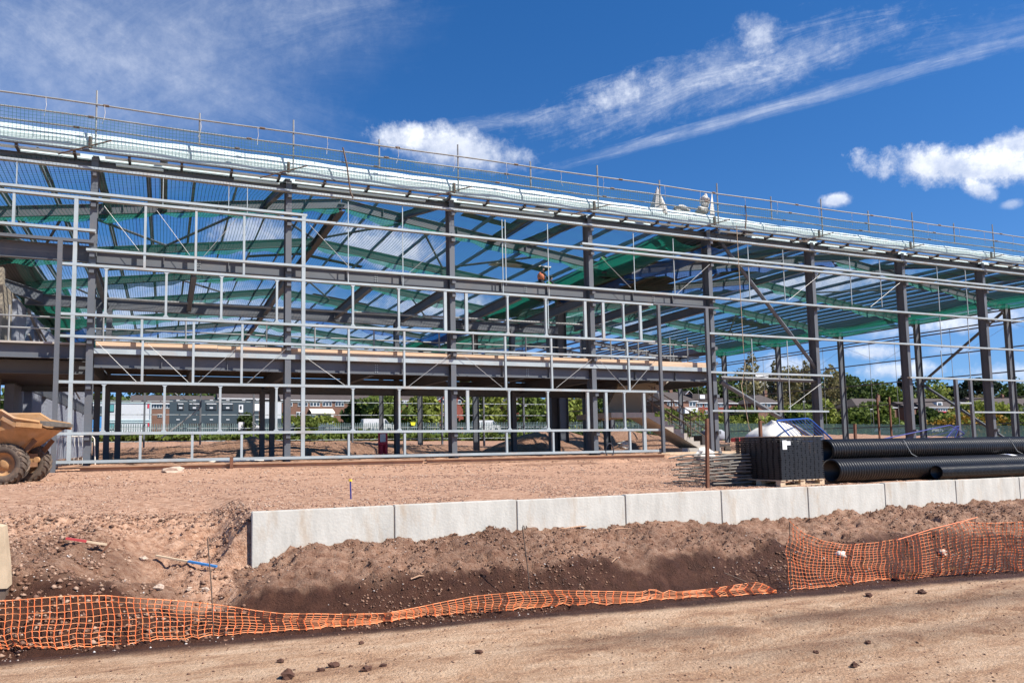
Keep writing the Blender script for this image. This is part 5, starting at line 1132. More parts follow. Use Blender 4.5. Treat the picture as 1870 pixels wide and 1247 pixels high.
for a, b_, lb in (((1025, 969), (1082, 964), 'long splintered stick lying on the bank below the fourth wall panel'), ((750, 1064), (775, 1059), 'small pale stick in the middle of the ditch'), ((1117, 1034), (1131, 1024), 'short pale stick standing out on the dark bank'), ((1095, 974), (1150, 970), 'thin flat stick close under the fourth wall panel')):
    pa, pb = hit(*a), hit(*b_); q = MB(); q.tube([pa+Vector((0, 0, .02)), pa.lerp(pb, .6)+Vector((0, 0, .04)), pb+Vector((0, 0, .03))], [.008, .013, .004], 5)
    if a[0] == 1025: q.tube([pb+Vector((-.02, 0, .03)), pb+Vector((.035, 0, .10))], [.012, .002], 5)
    tag(q.build('stick', 'plank', None, origin=pa), lb, 'stick')
pp = [at(x, y, Y=8.2) for x, y in ((-30, 1076), (13, 1074), (11, 1030), (4, 962), (-30, 958))]
q = MB(); q.add([tuple(v) for v in pp]+[(v.x, 8.45, v.z) for v in pp], [(0, 1, 2, 3, 4), (9, 8, 7, 6, 5), (0, 5, 6, 1), (1, 6, 7, 2), (2, 7, 8, 3), (3, 8, 9, 4)]); tag(q.build('concrete_slab', 'wood', None, origin=pp[1]), 'edge of a pale slab cut off by the left edge above the orange mesh', 'slab')
q = MB(); q.box(pp[0].x, pp[1].x-.02, 8.22, 8.43, pp[1].z-.6, pp[1].z-.003); tag(q.build('timber_bearer', 'rebar', None, origin=pp[1]-Vector((0, 0, .6))), 'dark block under the pale slab at the left edge', 'block')
RK = [(290, 1076, .04, 'stonew', 'pale rock left of the hooked pin by the ditch, largest of three'), (345, 1080, .028, 'stonew', 'pale rock in the middle of three left of the hooked pin'), (375, 1079, .038, 'stonew', 'pale rock right against the hooked pin at the left ditch end'), (262, 1023, .04, 'stonew', 'pale rock beside the plain end of the blue-tipped batten'),
      (1535, 1018, .06, 'bag', 'white crumpled plastic lump lying behind the right-hand mesh fence'), (1722, 1015, .07, 'stonew', 'tan flat rock behind the right-hand mesh near the leaning pin'),
      (609, 1218, .032, 'clod', 'upright dark clod on the haul road, tallest of the near ones'), (585, 1226, .026, 'clod', 'dark clod just left of the upright one on the haul road'), (525, 1240, .05, 'clod', 'broad dark clod at the bottom edge of the photo'), (512, 1211, .024, 'clod', 'dark clod lying alone left above the broad one'), (668, 1225, .03, 'clod', 'flat dark clod right of the upright one'), (700, 1218, .022, 'clod', 'small dark clod right of the flat one on the haul road'),
      (875, 1193, .028, 'clod', 'dark pointed clod in the middle of the haul road'), (660, 1176, .02, 'clod', 'dark clod near the foot of the ditch edge, left of middle'), (640, 1218, .014, 'clod', 'very small dark clod between the upright and the flat ones'), (1587, 1090, .035, 'clod', 'broad dark clod below the right-hand mesh fence'), (1683, 1084, .035, 'clod', 'jagged dark clod at the road edge right of the broad one'), (1585, 1176, .02, 'clod', 'upright small clod on the haul road at the right'), (1490, 1193, .018, 'clod', 'low small clod on the haul road, right of centre'), (1560, 1220, .025, 'clod', 'double dark clod near the bottom right')]
for i, (px, py, s, m_, lb) in enumerate(RK):
    p = hit(px, py); q = blob((p.x, p.y, p.z+s*.4), (s*1.15, s*.9, s*.8), i*7+3, 2, .55); tag(q.build('rock' if m_ == 'stonew' else 'earth_clod' if m_ == 'clod' else 'plastic_scrap', m_, None, m_ == 'bag', origin=p), lb, 'rock' if m_ == 'stonew' else 'clod' if m_ == 'clod' else 'scrap')
def puddle(px, py, rx, ry, z):
    p = at(px, py, z=z); q = MB(); n = 28
    q.add([(p.x+rx*math.cos(a)*(1+.2*math.sin(3*a+1)), p.y+ry*math.sin(a)*(1+.15*math.sin(2*a)), z) for a in np.linspace(0, 6.283, n, endpoint=False)], [tuple(range(n))]); o = q.build('puddle', 'water', None); tag(o, None, None, None, 'structure')
puddle(478, 1084, .55, .35, -1.865); puddle(180, 1130, 1.6, .3, -1.865); puddle(1690, 1040, .9, .2, -1.895)

# ---------------------------------------------------------------- background: fence, cabins, houses, trees, cars
def gz_(x, y): return H(x, y)
# palisade fence in runs
def palisade(pxa, pxb, Yf, lb, m, y_top, y_bot, pale=.30, wd=.13):
    a, b_ = at(pxa, 780, Y=Yf), at(pxb, 780, Y=Yf); th = thing('palisade_fence', lb, 'fence', ((a.x+b_.x)/2, Yf, gz_(a.x, Yf)))
    q = MB(); x = a.x; 
    while x < b_.x:
        f = (x-a.x)/(b_.x-a.x); px = pxa+(pxb-pxa)*f; zt = at(px, y_top[0]+(y_top[1]-y_top[0])*f, Y=Yf).z; zb = min(at(px, y_bot[0]+(y_bot[1]-y_bot[0])*f, Y=Yf).z, gz_(x, Yf)+.1)
        q.add([(x, Yf, zb), (x+wd, Yf, zb), (x+wd, Yf, zt-.12), (x+wd/2, Yf, zt), (x, Yf, zt-.12), (x+wd/2, Yf-.05, zb), (x+wd/2, Yf-.05, zt-.1)], [(0, 5, 6, 3, 4), (5, 1, 2, 3, 6)]); x += pale
    q.build('pale_row', m, th)
    for g_ in (.2, .8):
        q = MB(); q.bar((a.x, Yf+.05, at(pxa, y_top[0]*(g_)+y_bot[0]*(1-g_), Y=Yf).z), (b_.x, Yf+.05, at(pxb, y_top[1]*g_+y_bot[1]*(1-g_), Y=Yf).z), .05, .07); q.build('rail', m, th)
    x = a.x; k = 0
    while x < b_.x and k < 60:
        f = (x-a.x)/(b_.x-a.x); px = pxa+(pxb-pxa)*f; q = MB(); q.box(x-.05, x+.05, Yf+.08, Yf+.2, gz_(x, Yf)-.2, at(px, y_top[0]+(y_top[1]-y_top[0])*f, Y=Yf).z+.05); q.build('post', m, th); x += 2.75; k += 1
palisade(150, 1290, 118, 'long grey palisade fence seen through the ground floor of the steel frame', 'palis', (774, 768), (803, 800), .32)
palisade(1290, 1900, 118, 'green-grey palisade fence beyond the open right-hand side', 'palisr', (772, 777), (801, 801), .22, .15)

def leaves(name, m, cen, rad, n, size, seed, th, gaps=.35, cond=None):
    """crown of small leaf-clump faces spread over noisy lobes"""
    seed = abs(int(seed)); r = np.random.default_rng(seed); nl = max(5, int(9*len(cen)/max(len(cen), 1)))
    pts = []; 
    for c, ra, w in zip(cen, rad, [np.prod(x)**.66 for x in rad]): 
        k = int(n*w/sum([np.prod(x)**.66 for x in rad])); d = r.normal(size=(k, 3)); d /= np.linalg.norm(d, axis=1)[:, None]; rr = r.uniform(.35, 1.0, k)**.45
        nn = fbm(d[:, 0]*2.4+c[0], d[:, 1]*2.4+d[:, 2]*2.2+c[2], 3, seed % 50); rr = rr*(.72+.62*nn); keep = nn > gaps*r.uniform(.5, 1.1, k)
        pts.append((np.array(c)+d*rr[:, None]*np.array(ra))[keep])
    p = np.concatenate(pts); n = len(p); a = r.normal(size=(n, 3)); a /= np.linalg.norm(a, axis=1)[:, None]; b_ = np.cross(a, r.normal(size=(n, 3))); b_ /= np.linalg.norm(b_, axis=1)[:, None]
    s = size*r.uniform(.5, 1.3, n)[:, None]; v = np.stack([p-a*s-b_*s*.6, p+a*s-b_*s*.7, p+a*s*.7+b_*s*.8, p-a*s*.6+b_*s*.6], 1).reshape(-1, 3)
    me = bpy.data.meshes.new(name); o3 = np.array(th['_o']); v = (v-o3).astype(np.float32); me.vertices.add(len(v)); me.vertices.foreach_set('co', v.ravel())
    me.loops.add(n*4); me.loops.foreach_set('vertex_index', np.arange(n*4, dtype=np.int32)); me.polygons.add(n); me.polygons.foreach_set('loop_start', np.arange(0, n*4, 4, dtype=np.int32)); me.polygons.foreach_set('loop_total', np.full(n, 4, dtype=np.int32))
    me.update(calc_edges=True); me.materials.append(M[m]); o = bpy.data.objects.new(name, me); COL.objects.link(o); o.parent = th; return o
tcount = 0
def tree(px, ytop, wpx, Yt, kind, lb, ybase=None, nm='tree'):
    """tree whose top is at photo row ytop, crown wpx photo columns wide, at depth Yt"""
    global tcount; tcount += 1; rs = random.Random(tcount*13+5)
    tp = at(px, ytop, Y=Yt); gz0 = gz_(tp.x, Yt); wd = abs(at(px+wpx/2, ytop, Y=Yt).x-at(px-wpx/2, ytop, Y=Yt).x)/2
    if ybase: gz0 = min(gz0, at(px, ybase, Y=Yt).z)
    h = tp.z-gz0; th = thing(nm, lb, 'tree', (tp.x, Yt, gz0))
    q = MB(); q.tube([(tp.x, Yt, gz0-.5), (tp.x+.1, Yt, gz0+h*.25), (tp.x-.15, Yt, gz0+h*.55), (tp.x, Yt, gz0+h*.85)], [h*.03+.08, h*.022+.06, h*.014+.04, .03], 7)
    for k in range(7 if kind != 'column' else 12):
        a = rs.uniform(0, 6.28); z0 = gz0+h*rs.uniform(.25, .75); L_ = wd*rs.uniform(.5, .85); q.tube([(tp.x, Yt, z0), (tp.x+L_*.5*math.cos(a), Yt+L_*.5*math.sin(a), z0+h*.10), (tp.x+L_*math.cos(a), Yt+L_*math.sin(a), z0+h*.16)], [h*.010+.03, h*.006+.02, .015], 5)
    q.build('trunk', 'bark', th)
    cen, rad = [], []; sz = .0030*Yt
    if kind in ('column', 'poplar'):
        for k in range(9): f = k/8; cen.append((tp.x+rs.uniform(-.25, .25)*wd+(.25*wd*f if kind == 'poplar' else 0), Yt+rs.uniform(-.3, .3)*wd, gz0+h*(.22+.72*f))); r_ = wd*(.9-.62*f**1.6)*rs.uniform(.8, 1.1); rad.append((r_, r_, h*.10))
        m_ = 'leafo'; n = 3600; gp = .46; sz *= .7
    elif kind == 'pine':
        for k in range(11): a = rs.uniform(0, 6.28); f = rs.uniform(0, 1); cen.append((tp.x+wd*.68*math.cos(a)*f, Yt+wd*.6*math.sin(a)*f, gz0+h*(.88-.28*f*rs.uniform(.4, 1.1)))); rad.append((wd*.36, wd*.36, h*.075))
        m_ = 'leafp'; n = 3200; gp = .5
    elif kind == 'cedar':
        for k in range(12): f = k/11; cen.append((tp.x+rs.uniform(-.6, .6)*wd*(1-f*.8), Yt+rs.uniform(-.5, .5)*wd*(1-f), gz0+h*(.35+.6*f))); r_ = wd*(.62*(1-f)+.13); rad.append((r_, r_*.8, h*.07))
        m_ = 'leafp'; n = 3000; gp = .5
    else:
        for k in range(13):
            a = rs.uniform(0, 6.28); f = rs.uniform(0, .72); z = rs.uniform(.30, .82); cen.append((tp.x+wd*f*math.cos(a)*(1.1-.6*abs(z-.5)), Yt+wd*f*math.sin(a), gz0+h*z)); r_ = wd*rs.uniform(.32, .5); rad.append((r_, r_, min(r_, h*.2)*rs.uniform(.8, 1.1)))
        cen.append((tp.x, Yt, gz0+h*.84)); rad.append((wd*.42, wd*.42, h*.16))
        m_ = {'dark': 'leafd', 'mid': 'leafm', 'light': 'leafl', 'bare': 'leafo'}[kind]; n = 3000; gp = {'dark': .42, 'mid': .45, 'light': .5, 'bare': .5}[kind]
    if kind == 'bare': sz *= .8
    leaves('crown', m_, cen, rad, n, sz, tcount*7, th, gp)
    return th
def bushes(name, pxs, ytop, ybot, Yt, m, lb, cat, n=2600, w_=None, dp=2.0, stuff=True):
    """continuous hedge or scrub between photo columns, as one mass"""
    a, b_ = at(pxs[0], ybot, Y=Yt), at(pxs[1], ybot, Y=Yt); z1 = at((pxs[0]+pxs[1])/2, ytop, Y=Yt).z; z0 = gz_((a.x+b_.x)/2, Yt)
    rs = random.Random(int(pxs[0])+int(Yt)); cen, rad = [], []; L_ = b_.x-a.x; k = max(4, int(L_/((z1-z0)*.9)))
    for i in range(k): x = a.x+L_*(i+.5)/k; hh = (z1-z0)*rs.uniform(.6, 1.1); cen.append((x+rs.uniform(-.4, .4), Yt+rs.uniform(-.5, .5)*dp, gz_(x, Yt)+hh*.45)); rad.append((L_/k*.85, dp, hh*.58))
    th = bpy.data.objects.new(name, None); th['_o'] = ((a.x+b_.x)/2, Yt, z0); 
    o = leaves(name, m, cen, rad, n, .0028*Yt, int(pxs[0]*3+Yt), th, .25); o.parent = None; o.location = th['_o']; bpy.data.objects.remove(th); tag(o, lb, cat, kind='stuff'); return o
bushes('scrub', (150, 620), 792, 812, 112, 'leafm', 'low green scrub along the foot of the palisade fence on the left', 'scrub', 5000); bushes('scrub', (600, 1020), 788, 806, 113, 'leafm', 'green bramble scrub before the palisade fence in the middle', 'scrub', 4500)
bushes('scrub', (1000, 1250), 782, 808, 110, 'leafd', 'dark scrub before the fence behind the stair', 'scrub', 3000); bushes('scrub', (1440, 1620), 786, 800, 121, 'leafd', 'thin low scrub behind the green-grey fence', 'scrub', 1200)
bushes('hedge', (480, 640), 757, 776, 132, 'leafl', 'yellow-green hedge under the terraced houses with the awning', 'hedge', 2800); bushes('hedge', (620, 860), 756, 776, 134, 'leafm', 'hedge below the red brick houses', 'hedge', 3600)
bushes('hedge', (1200, 1420), 751, 776, 136, 'leafl', 'bright green hedge below the houses right of the stair', 'hedge', 4200); bushes('hedge', (1400, 1880), 750, 778, 140, 'leafm', 'broad belt of green trees and shrubs under the houses on the right', 'hedge', 8000, dp=3)
bushes('wood', (150, 520), 700, 735, 185, 'leafd', 'dark wooded slope behind the cabins on the left', 'wood', 6000, dp=6); bushes('wood', (500, 1000), 708, 735, 200, 'leafd', 'wooded slope behind the terraced houses', 'wood', 6000, dp=6)
bushes('wood', (1180, 1560), 684, 730, 205, 'leafm', 'wooded slope behind the right-hand houses', 'wood', 13000, dp=6); bushes('wood', (1480, 1900), 694, 745, 215, 'leafd', 'wooded skyline behind the houses at the far right', 'wood', 12000, dp=6)
bushes('wood', (-200, 200), 690, 740, 190, 'leafd', 'dark trees seen between the blockwork piers', 'wood', 4000, dp=6)
for a in [(700, 716, 120, 128, 'mid', 'bushy green tree before the terraced houses, left of the tall grey column'), (770, 722, 70, 130, 'light', 'pale green rounded tree just right of the bushy one before the terraces'), (650, 730, 60, 131, 'dark', 'dark small tree at the right end of the awning house'),
          (895, 704, 100, 130, 'light', 'yellow-green tree right of the red brick houses'), (965, 722, 90, 126, 'mid', 'green tree seen behind the fourth bay, right of a pointed gable'), (1040, 712, 110, 127, 'light', 'bright green tree behind the wide dark column'), (1110, 718, 90, 129, 'mid', 'green tree behind the stair'),
          (850, 690, 60, 168, 'dark', 'dark tree crown above the red brick houses'), (1175, 688, 60, 165, 'dark', 'dark tree behind the head of the stair'),
          (1358, 648, 54, 160, 'poplar', 'tall wind-bent poplar between the right-hand columns, tallest of its group'), (1410, 664, 34, 162, 'poplar', 'slim poplar top right of the tallest poplar'), (1445, 668, 74, 158, 'bare', 'round budding tree with sparse olive leaves right of the slim poplar'),
          (1473, 662, 34, 163, 'poplar', 'bent poplar just left of the fifth column'), (1513, 668, 50, 161, 'poplar', 'tall poplar between the fifth column and the side wall'), (1310, 690, 90, 150, 'dark', 'dark spreading tree left of the poplars'), (1395, 690, 90, 150, 'bare', 'brownish budding tree under the poplars'),
          (1558, 688, 74, 152, 'dark', 'dark rounded tree right of the first side column, by the roof of a house'), (1595, 694, 70, 153, 'mid', 'green tree right of the dark rounded one'), (1652, 686, 62, 156, 'cedar', 'dark conifer with a ragged top left of the sixth column'), (1640, 712, 90, 148, 'mid', 'mid green tree in front of the ragged conifer'),
          (1712, 700, 70, 154, 'light', 'light green tree right of the sixth column'), (1738, 700, 56, 158, 'pine', 'dark umbrella-like pine, the left one of two'), (1782, 686, 76, 157, 'pine', 'dark broad pine, the right and taller one of two'), (1800, 720, 70, 146, 'bare', 'budding willow-like tree below the broad pine'),
          (1845, 716, 60, 150, 'mid', 'green tree at the far right between the last two columns'), (1862, 700, 40, 165, 'dark', 'dark treetop at the right edge of the photo'), (1500, 730, 60, 134, 'light', 'slender yellow-green tree right of the fifth column'), (1465, 738, 60, 133, 'mid', 'green bush tree left of the fifth column'), (1560, 744, 50, 132, 'mid', 'rounded bush between the two side columns'),
          (1600, 733, 50, 138, 'mid', 'green tree standing before the hip-roofed houses right of the first side column'), (1690, 744, 44, 138, 'dark', 'low dark tree just right of the sixth column'), (1345, 742, 56, 138, 'mid', 'green tree before the houses between the fourth column and the poplars'),
          (1425, 738, 50, 138, 'light', 'yellow-green tree before the poplars'), (1775, 733, 76, 138, 'light', 'spreading yellow-green tree in front of the pines'), (1832, 736, 60, 138, 'mid', 'green tree in front of the houses at the far right'), (1215, 748, 40, 138, 'mid', 'low green tree at the foot of the grey-roofed house by the stair'),
          (1252, 700, 60, 168, 'dark', 'dark tree behind the chimney of the grey-roofed house'), (450, 756, 40, 112, 'dark', 'small dark bush against the fence under the dark cabin'), (560, 762, 40, 112, 'mid', 'small bush against the fence right of the first upper-floor post'), (1740, 752, 60, 128, 'light', 'yellowish tree before the fence right of the sixth column')]:
    a = list(a); a[3] += 22 if 145 <= a[3] <= 160 else 0
    tree(*a)
bushes('gorse', (1700, 1840), 752, 775, 124, 'leafy', 'orange flowering gorse behind the fence at the far right', 'gorse', 900)

def quadbox(q, a, b_, y0, y1, z0, z1): q.box(min(a, b_), max(a, b_), y0, y1, z0, z1)
def house(pxa, pxb, yeave, yridge, ybase, Yh, m, lb, wins, roof='gable', nm='brick_house', chim=(), dep=9, gable=False):
    a, b_ = at(pxa, yeave, Y=Yh).x, at(pxb, yeave, Y=Yh).x; mid = (pxa+pxb)/2; ze, zr_, zb = at(mid, yeave, Y=Yh).z, at(mid, yridge, Y=Yh+dep/2).z, at(mid, ybase, Y=Yh).z
    zb = min(zb, gz_((a+b_)/2, Yh)); th = thing(nm, lb, 'house', ((a+b_)/2, Yh, zb)); zr_ = max(zr_, ze+1.2)
    q = MB(); q.box(a, b_, Yh, Yh+dep, zb-1, ze); q.build('wall', m, th)
    q = MB(); o_ = .3
    if gable: # gable faces us
        c = (a+b_)/2; q.add([(a-o_, Yh-.2, ze), (c, Yh-.2, zr_), (b_+o_, Yh-.2, ze), (a-o_, Yh+dep, ze), (c, Yh+dep, zr_), (b_+o_, Yh+dep, ze)], [(0, 1, 4, 3), (1, 2, 5, 4)]); rf = q.build('roof', 'tile', th)
        q = MB(); q.add([(a, Yh, ze), (b_, Yh, ze), (c, Yh, zr_-.15)], [(0, 1, 2)]); q.build('gable_wall', m, th)
        q = MB(); q.bar((a-o_, Yh-.24, ze), (c, Yh-.24, zr_), .05, .22, (0, 1, 0)); q.bar((c, Yh-.24, zr_), (b_+o_, Yh-.24, ze), .05, .22, (0, 1, 0)); q.build('barge_board', 'winw', rf)
    else:
        ins = (zr_-ze)*1.2 if roof == 'hip' else 0
        q.add([(a-o_, Yh-o_, ze), (b_+o_, Yh-o_, ze), (b_+o_, Yh+dep+o_, ze), (a-o_, Yh+dep+o_, ze), (a-o_+ins, Yh+dep/2, zr_), (b_+o_-ins, Yh+dep/2, zr_)], [(0, 1, 5, 4), (1, 2, 5), (2, 3, 4, 5), (3, 0, 4), (3, 2, 1, 0)]); rf = q.build('roof', 'tile', th)
        q = MB(); q.box(a-o_, b_+o_, Yh-o_-.06, Yh-o_, ze-.12, ze+.06); q.build('gutter', 'winw', rf)
    for cxp in chim:
        cx_ = at(cxp, yridge, Y=Yh+dep/2).x; q = MB(); q.box(cx_-.45, cx_+.45, Yh+dep/2-.4, Yh+dep/2+.4, zr_-.6, zr_+1.1); ch = q.build('chimney', 'brickb', rf); q = MB(); q.tube([(cx_, Yh+dep/2, zr_+1.1), (cx_, Yh+dep/2, zr_+1.45)], .14, 8); q.build('chimney_pot', 'brickr', ch)
    for w_ in wins:
        x0, x1, y0, y1 = w_[:4]; X0_, X1_, Z0, Z1 = at(x0, y0, Y=Yh).x, at(x1, y0, Y=Yh).x, at(x0, y1, Y=Yh).z, at(x0, y0, Y=Yh).z
        q = MB(); q.box(X0_, X1_, Yh-.10, Yh+.05, Z0, Z1); wf = q.build('window', 'winw', th)
        n = w_[4] if len(w_) > 4 else 2
        for i in range(n):
            q = MB(); g0 = X0_+(X1_-X0_)*(i+.10)/n; g1 = X0_+(X1_-X0_)*(i+.90)/n; q.box(g0, g1, Yh-.125, Yh-.101, Z0+(Z1-Z0)*.12, Z1-(Z1-Z0)*.14); q.build('pane', 'glass', wf)
    return th
h1 = house(515, 648, 731, 716, 766, 150, 'brickb', 'brown brick terrace with white windows and a cream awning, seen through the second bay', [(520, 534, 734, 742), (544, 562, 734, 742, 3), (566, 584, 734, 742, 3), (589, 606, 733, 742, 3), (612, 628, 733, 742, 3), (541, 552, 752, 762)], chim=(560, 600))
q = MB(); a_, b_ = at(566, 746, Y=149), at(609, 746, Y=149); q.add([(a_.x, 149.9, a_.z), (b_.x, 149.9, a_.z), (b_.x, 147.5, a_.z-.8), (a_.x, 147.5, a_.z-.8), (a_.x, 147.5, a_.z-1.1), (b_.x, 147.5, a_.z-1.1)], [(0, 3, 2, 1), (3, 4, 5, 2)]); q.build('awning', 'bag', h1); q = MB(); q.box(a_.x, b_.x, 149, 149.85, a_.z-3, a_.z-1.15); q.build('conservatory', 'winw', h1)
house(240, 390, 737, 722, 770, 152, 'brickb', 'brown brick houses with a long dark roof behind the gap between the two cabins', [(276, 296, 736, 746, 4), (300, 316, 736, 746, 3), (288, 296, 756, 762)], chim=())
house(400, 520, 728, 715, 770, 158, 'brickb', 'long low dark roof behind the dark slate cabin', [], chim=(440, 500))
house(636, 780, 735, 712, 765, 156, 'brickr', 'red brick house with two square white windows, left of the red gabled house', [(703, 717, 731, 739, 3), (734, 747, 731, 739, 3), (705, 716, 749, 756), (738, 748, 749, 756)], chim=(690, 760))
house(774, 800, 733, 715, 765, 153.5, 'brickr', 'red brick house with a small window, between two red gables', [(787, 797, 730, 737), (783, 794, 747, 755)])
house(800, 846, 732, 714, 765, 152, 'brickr', 'red brick gabled house with three small windows, seen left of the third column', [(807, 812, 729, 738, 1), (818, 824, 729, 738, 1), (836, 842, 730, 738, 1), (807, 813, 747, 755, 1)], gable=True)
house(938, 976, 734, 724, 760, 160, 'brickr', 'red brick gabled house with white barge boards among the trees in the fourth bay', [(948, 955, 733, 739)], gable=True)
house(1030, 1058, 742, 736, 760, 160, 'brickb', 'small white-windowed house low among trees behind the wide dark column', [(1034, 1044, 740, 746)], nm='brick_house')
house(1205, 1272, 732, 716, 772, 150, 'brickb', 'grey-roofed brown house with a chimney, just right of the stair', [(1218, 1228, 734, 741), (1232, 1240, 734, 741), (1214, 1246, 750, 757, 5), (1258, 1270, 733, 742)], chim=(1224,), roof='hip')
house(1246, 1270, 727, 716, 760, 157, 'brickb', 'small brown gabled house half hidden behind the grey-roofed one', [], gable=True)
h2 = house(1270, 1345, 736, 726, 772, 151, 'brickr', 'dark brick house with a box dormer and white bay windows, behind the fourth column', [(1273, 1282, 735, 743), (1286, 1294, 735, 743), (1312, 1320, 737, 743), (1286, 1292, 749, 756)], chim=())
q = MB(); a_, b_ = at(1264, 720, Y=152), at(1292, 720, Y=152); q.box(a_.x, b_.x, 151.9, 156, at(1275, 729, Y=152).z-1, at(1275, 719, Y=152).z); dm_ = q.build('dormer', 'tile', h2); q = MB(); q.box(at(1278, 724, Y=151.8).x, at(1287, 724, Y=151.8).x, 151.75, 151.88, at(1282, 728, Y=151.8).z, at(1282, 721, Y=151.8).z); q.build('dormer_window', 'winw', dm_)
q = MB(); a_, b_ = at(1246, 750, Y=148), at(1270, 750, Y=148); q.box(a_.x, b_.x, 147, 149.9, at(1250, 755, Y=148).z, at(1250, 744, Y=148).z); cs = q.build('conservatory', 'winw', h2)
house(1384, 1426, 736, 721, 762, 152, 'brickb', 'brown house with a hipped roof and two dark windows left of the poplars trunk', [(1389, 1396, 737, 743, 1), (1400, 1407, 737, 743, 1)], roof='hip', chim=(1397,))
house(1566, 1636, 744, 728, 772, 150, 'brickb', 'hip-roofed brown houses with white windows right of the first side column', [(1570, 1577, 744, 749), (1581, 1588, 744, 749), (1619, 1627, 744, 750), (1576, 1588, 752, 757, 3)], roof='hip', chim=(1603,))
house(1658, 1672, 744, 734, 766, 151, 'brickb', 'narrow glimpse of a white-windowed house left of the sixth column', [(1661, 1668, 745, 750)])
h3 = house(1684, 1752, 744, 728, 770, 150, 'brickr', 'brick houses with a red-walled bay and dormers right of the sixth column', [(1690, 1699, 745, 751, 3), (1703, 1709, 745, 751), (1712, 1730, 746, 751, 4), (1741, 1746, 745, 752)], chim=())
q = MB(); a_ = at(1712, 740, Y=149.7).x; b_ = at(1731, 740, Y=149.7).x; q.box(a_, b_, 149.6, 149.87, at(1720, 753, Y=149.7).z, at(1720, 751.2, Y=149.7).z); q.build('red_cladding', 'redsign', h3)
for px in (1715, 1750): q = MB(); q.box(at(px-5, 740, Y=151).x, at(px+5, 740, Y=151).x, 150.8, 153, at(px, 742, Y=151).z, at(px, 734, Y=151).z); dm_ = q.build('dormer', 'winw', h3); q = MB(); q.box(at(px-3, 740, Y=151).x, at(px+3, 740, Y=151).x, 150.7, 150.79, at(px, 740, Y=151).z, at(px, 735.5, Y=151).z); q.build('pane', 'glass', dm_)
house(1790, 1900, 742, 727, 770, 156, 'brickb', 'brown roofs of houses at the far right above the gorse', [(1862, 1872, 742, 750)], chim=(1830,))
# white canopy building at the middle distance
p0, p1 = at(1380, 690, Y=180), at(1409, 690, Y=180); q = MB(); q.box(p0.x, p1.x, 180, 186, gz_(p0.x, 180), at(1395, 682, Y=180).z); tag(q.build('white_block', 'winw', None, origin=(p0.x, 180, gz_(p0.x, 180))), 'white flat-roofed block on the skyline between the poplars', 'building')
# site cabins
def cabin(pxa, pxb, ytop, ybot, Yc, m, lb, storeys=2):
    a, b_ = at(pxa, ytop, Y=Yc).x, at(pxb, ytop, Y=Yc).x; mid = (pxa+pxb)/2; zt = at(mid, ytop, Y=Yc).z; zb = min(at(mid, ybot, Y=Yc).z, gz_(a, Yc)); th = thing('site_cabin', lb, 'cabin', ((a+b_)/2, Yc, zb)); hs_ = (zt-max(zb, 0))/storeys
    q = MB(); q.box(a, b_, Yc, Yc+6, zb, zt); q.build('wall', m, th); return th, a, b_, zb, zt
th, a, b_, zb, zt = cabin(130, 276, 735, 800, 121.5, 'cabw', 'two-storey pale grey site cabin with teal windows and red corner panels')
def onc(th, Yc, x0, x1, y0, y1, m, nm, d=.06):
    q = MB(); q.box(at(x0, y0, Y=Yc).x, at(x1, y0, Y=Yc).x, Yc-d, Yc-.005, at(x0, y1, Y=Yc).z, at(x0, y0, Y=Yc).z); return q.build(nm, m, th)
Yc = 121.5
for y in (733.5, 766, 770): onc(th, Yc, 130, 276.5, y, y+2, 'whitelow', 'band', .10)
for x0, x1, y0, y1 in ((197, 208, 739, 751), (197, 208, 774, 784), (150, 162, 739, 751)): w_ = onc(th, Yc, x0-1, x1+1, y0-1, y1+1, 'cabd', 'window_frame'); onc(w_, Yc-.065, x0, x1, y0, y1, 'tglass', 'pane')
for y0 in (738, 772): onc(th, Yc, 269.5, 272.5, y0, y0+7, 'redsign', 'red_panel')
for x in (218, 163, 274.5): onc(th, Yc, x, x+1.2, 737, 800, 'whitelow', 'corner_post', .12)
th, a, b_, zb, zt = cabin(310, 473, 730, 800, 121.8, 'cabd', 'two-storey dark slate site cabin with a row of dark windows and a white door screen'); Yc = 121.8
for i, (x0, x1) in enumerate(((325, 335), (346, 364), (377, 395), (406.5, 425))):
    w_ = onc(th, Yc, x0-1, x1+1, 737, 749, 'plate', 'window_frame'); onc(w_, Yc-.065, x0, x1, 738, 748, 'glass', 'pane'); onc(w_, Yc-.07, x0, x1, 736.6, 737.8, 'winw', 'head_strip'); w2 = onc(w_, Yc-.075, (x0+x1)/2-3, (x0+x1)/2+3, 743, 746, 'cabw', 'blind')
    onc(th, Yc, x0-1, x1+1, 773, 778, 'plate', 'window_frame')
for x in (322, 352, 383, 413, 442, 467): onc(th, Yc, x, x+6, 729.7, 731.3, 'cabw', 'roof_light_strip'); onc(th, Yc, x, x+6, 765, 767, 'cabw', 'vent')
d_ = onc(th, Yc, 436, 444, 739, 753, 'winw', 'door'); onc(d_, Yc-.07, 438.5, 441.5, 741, 747, 'glass', 'pane'); onc(th, Yc, 464, 483, 737, 750, 'winw', 'white_shutter')
q = MB(); sx0, sx1 = at(424, 760, Y=119.5), at(470, 790, Y=119.5)
q.bar((at(436, 753, Y=120).x, 120, at(436, 753, Y=120).z), (at(470, 790, Y=120).x, 120, at(470, 790, Y=120).z), 1.2, .15); q.build('outside_stair', 'plate', th)
th, a, b_, zb, zt = cabin(483, 514, 733, 800, 123, 'cabw', 'narrow pale end of a cabin right of the dark slate one'); onc(th, 123, 483, 514, 764, 800, 'cabd', 'lower_storey')
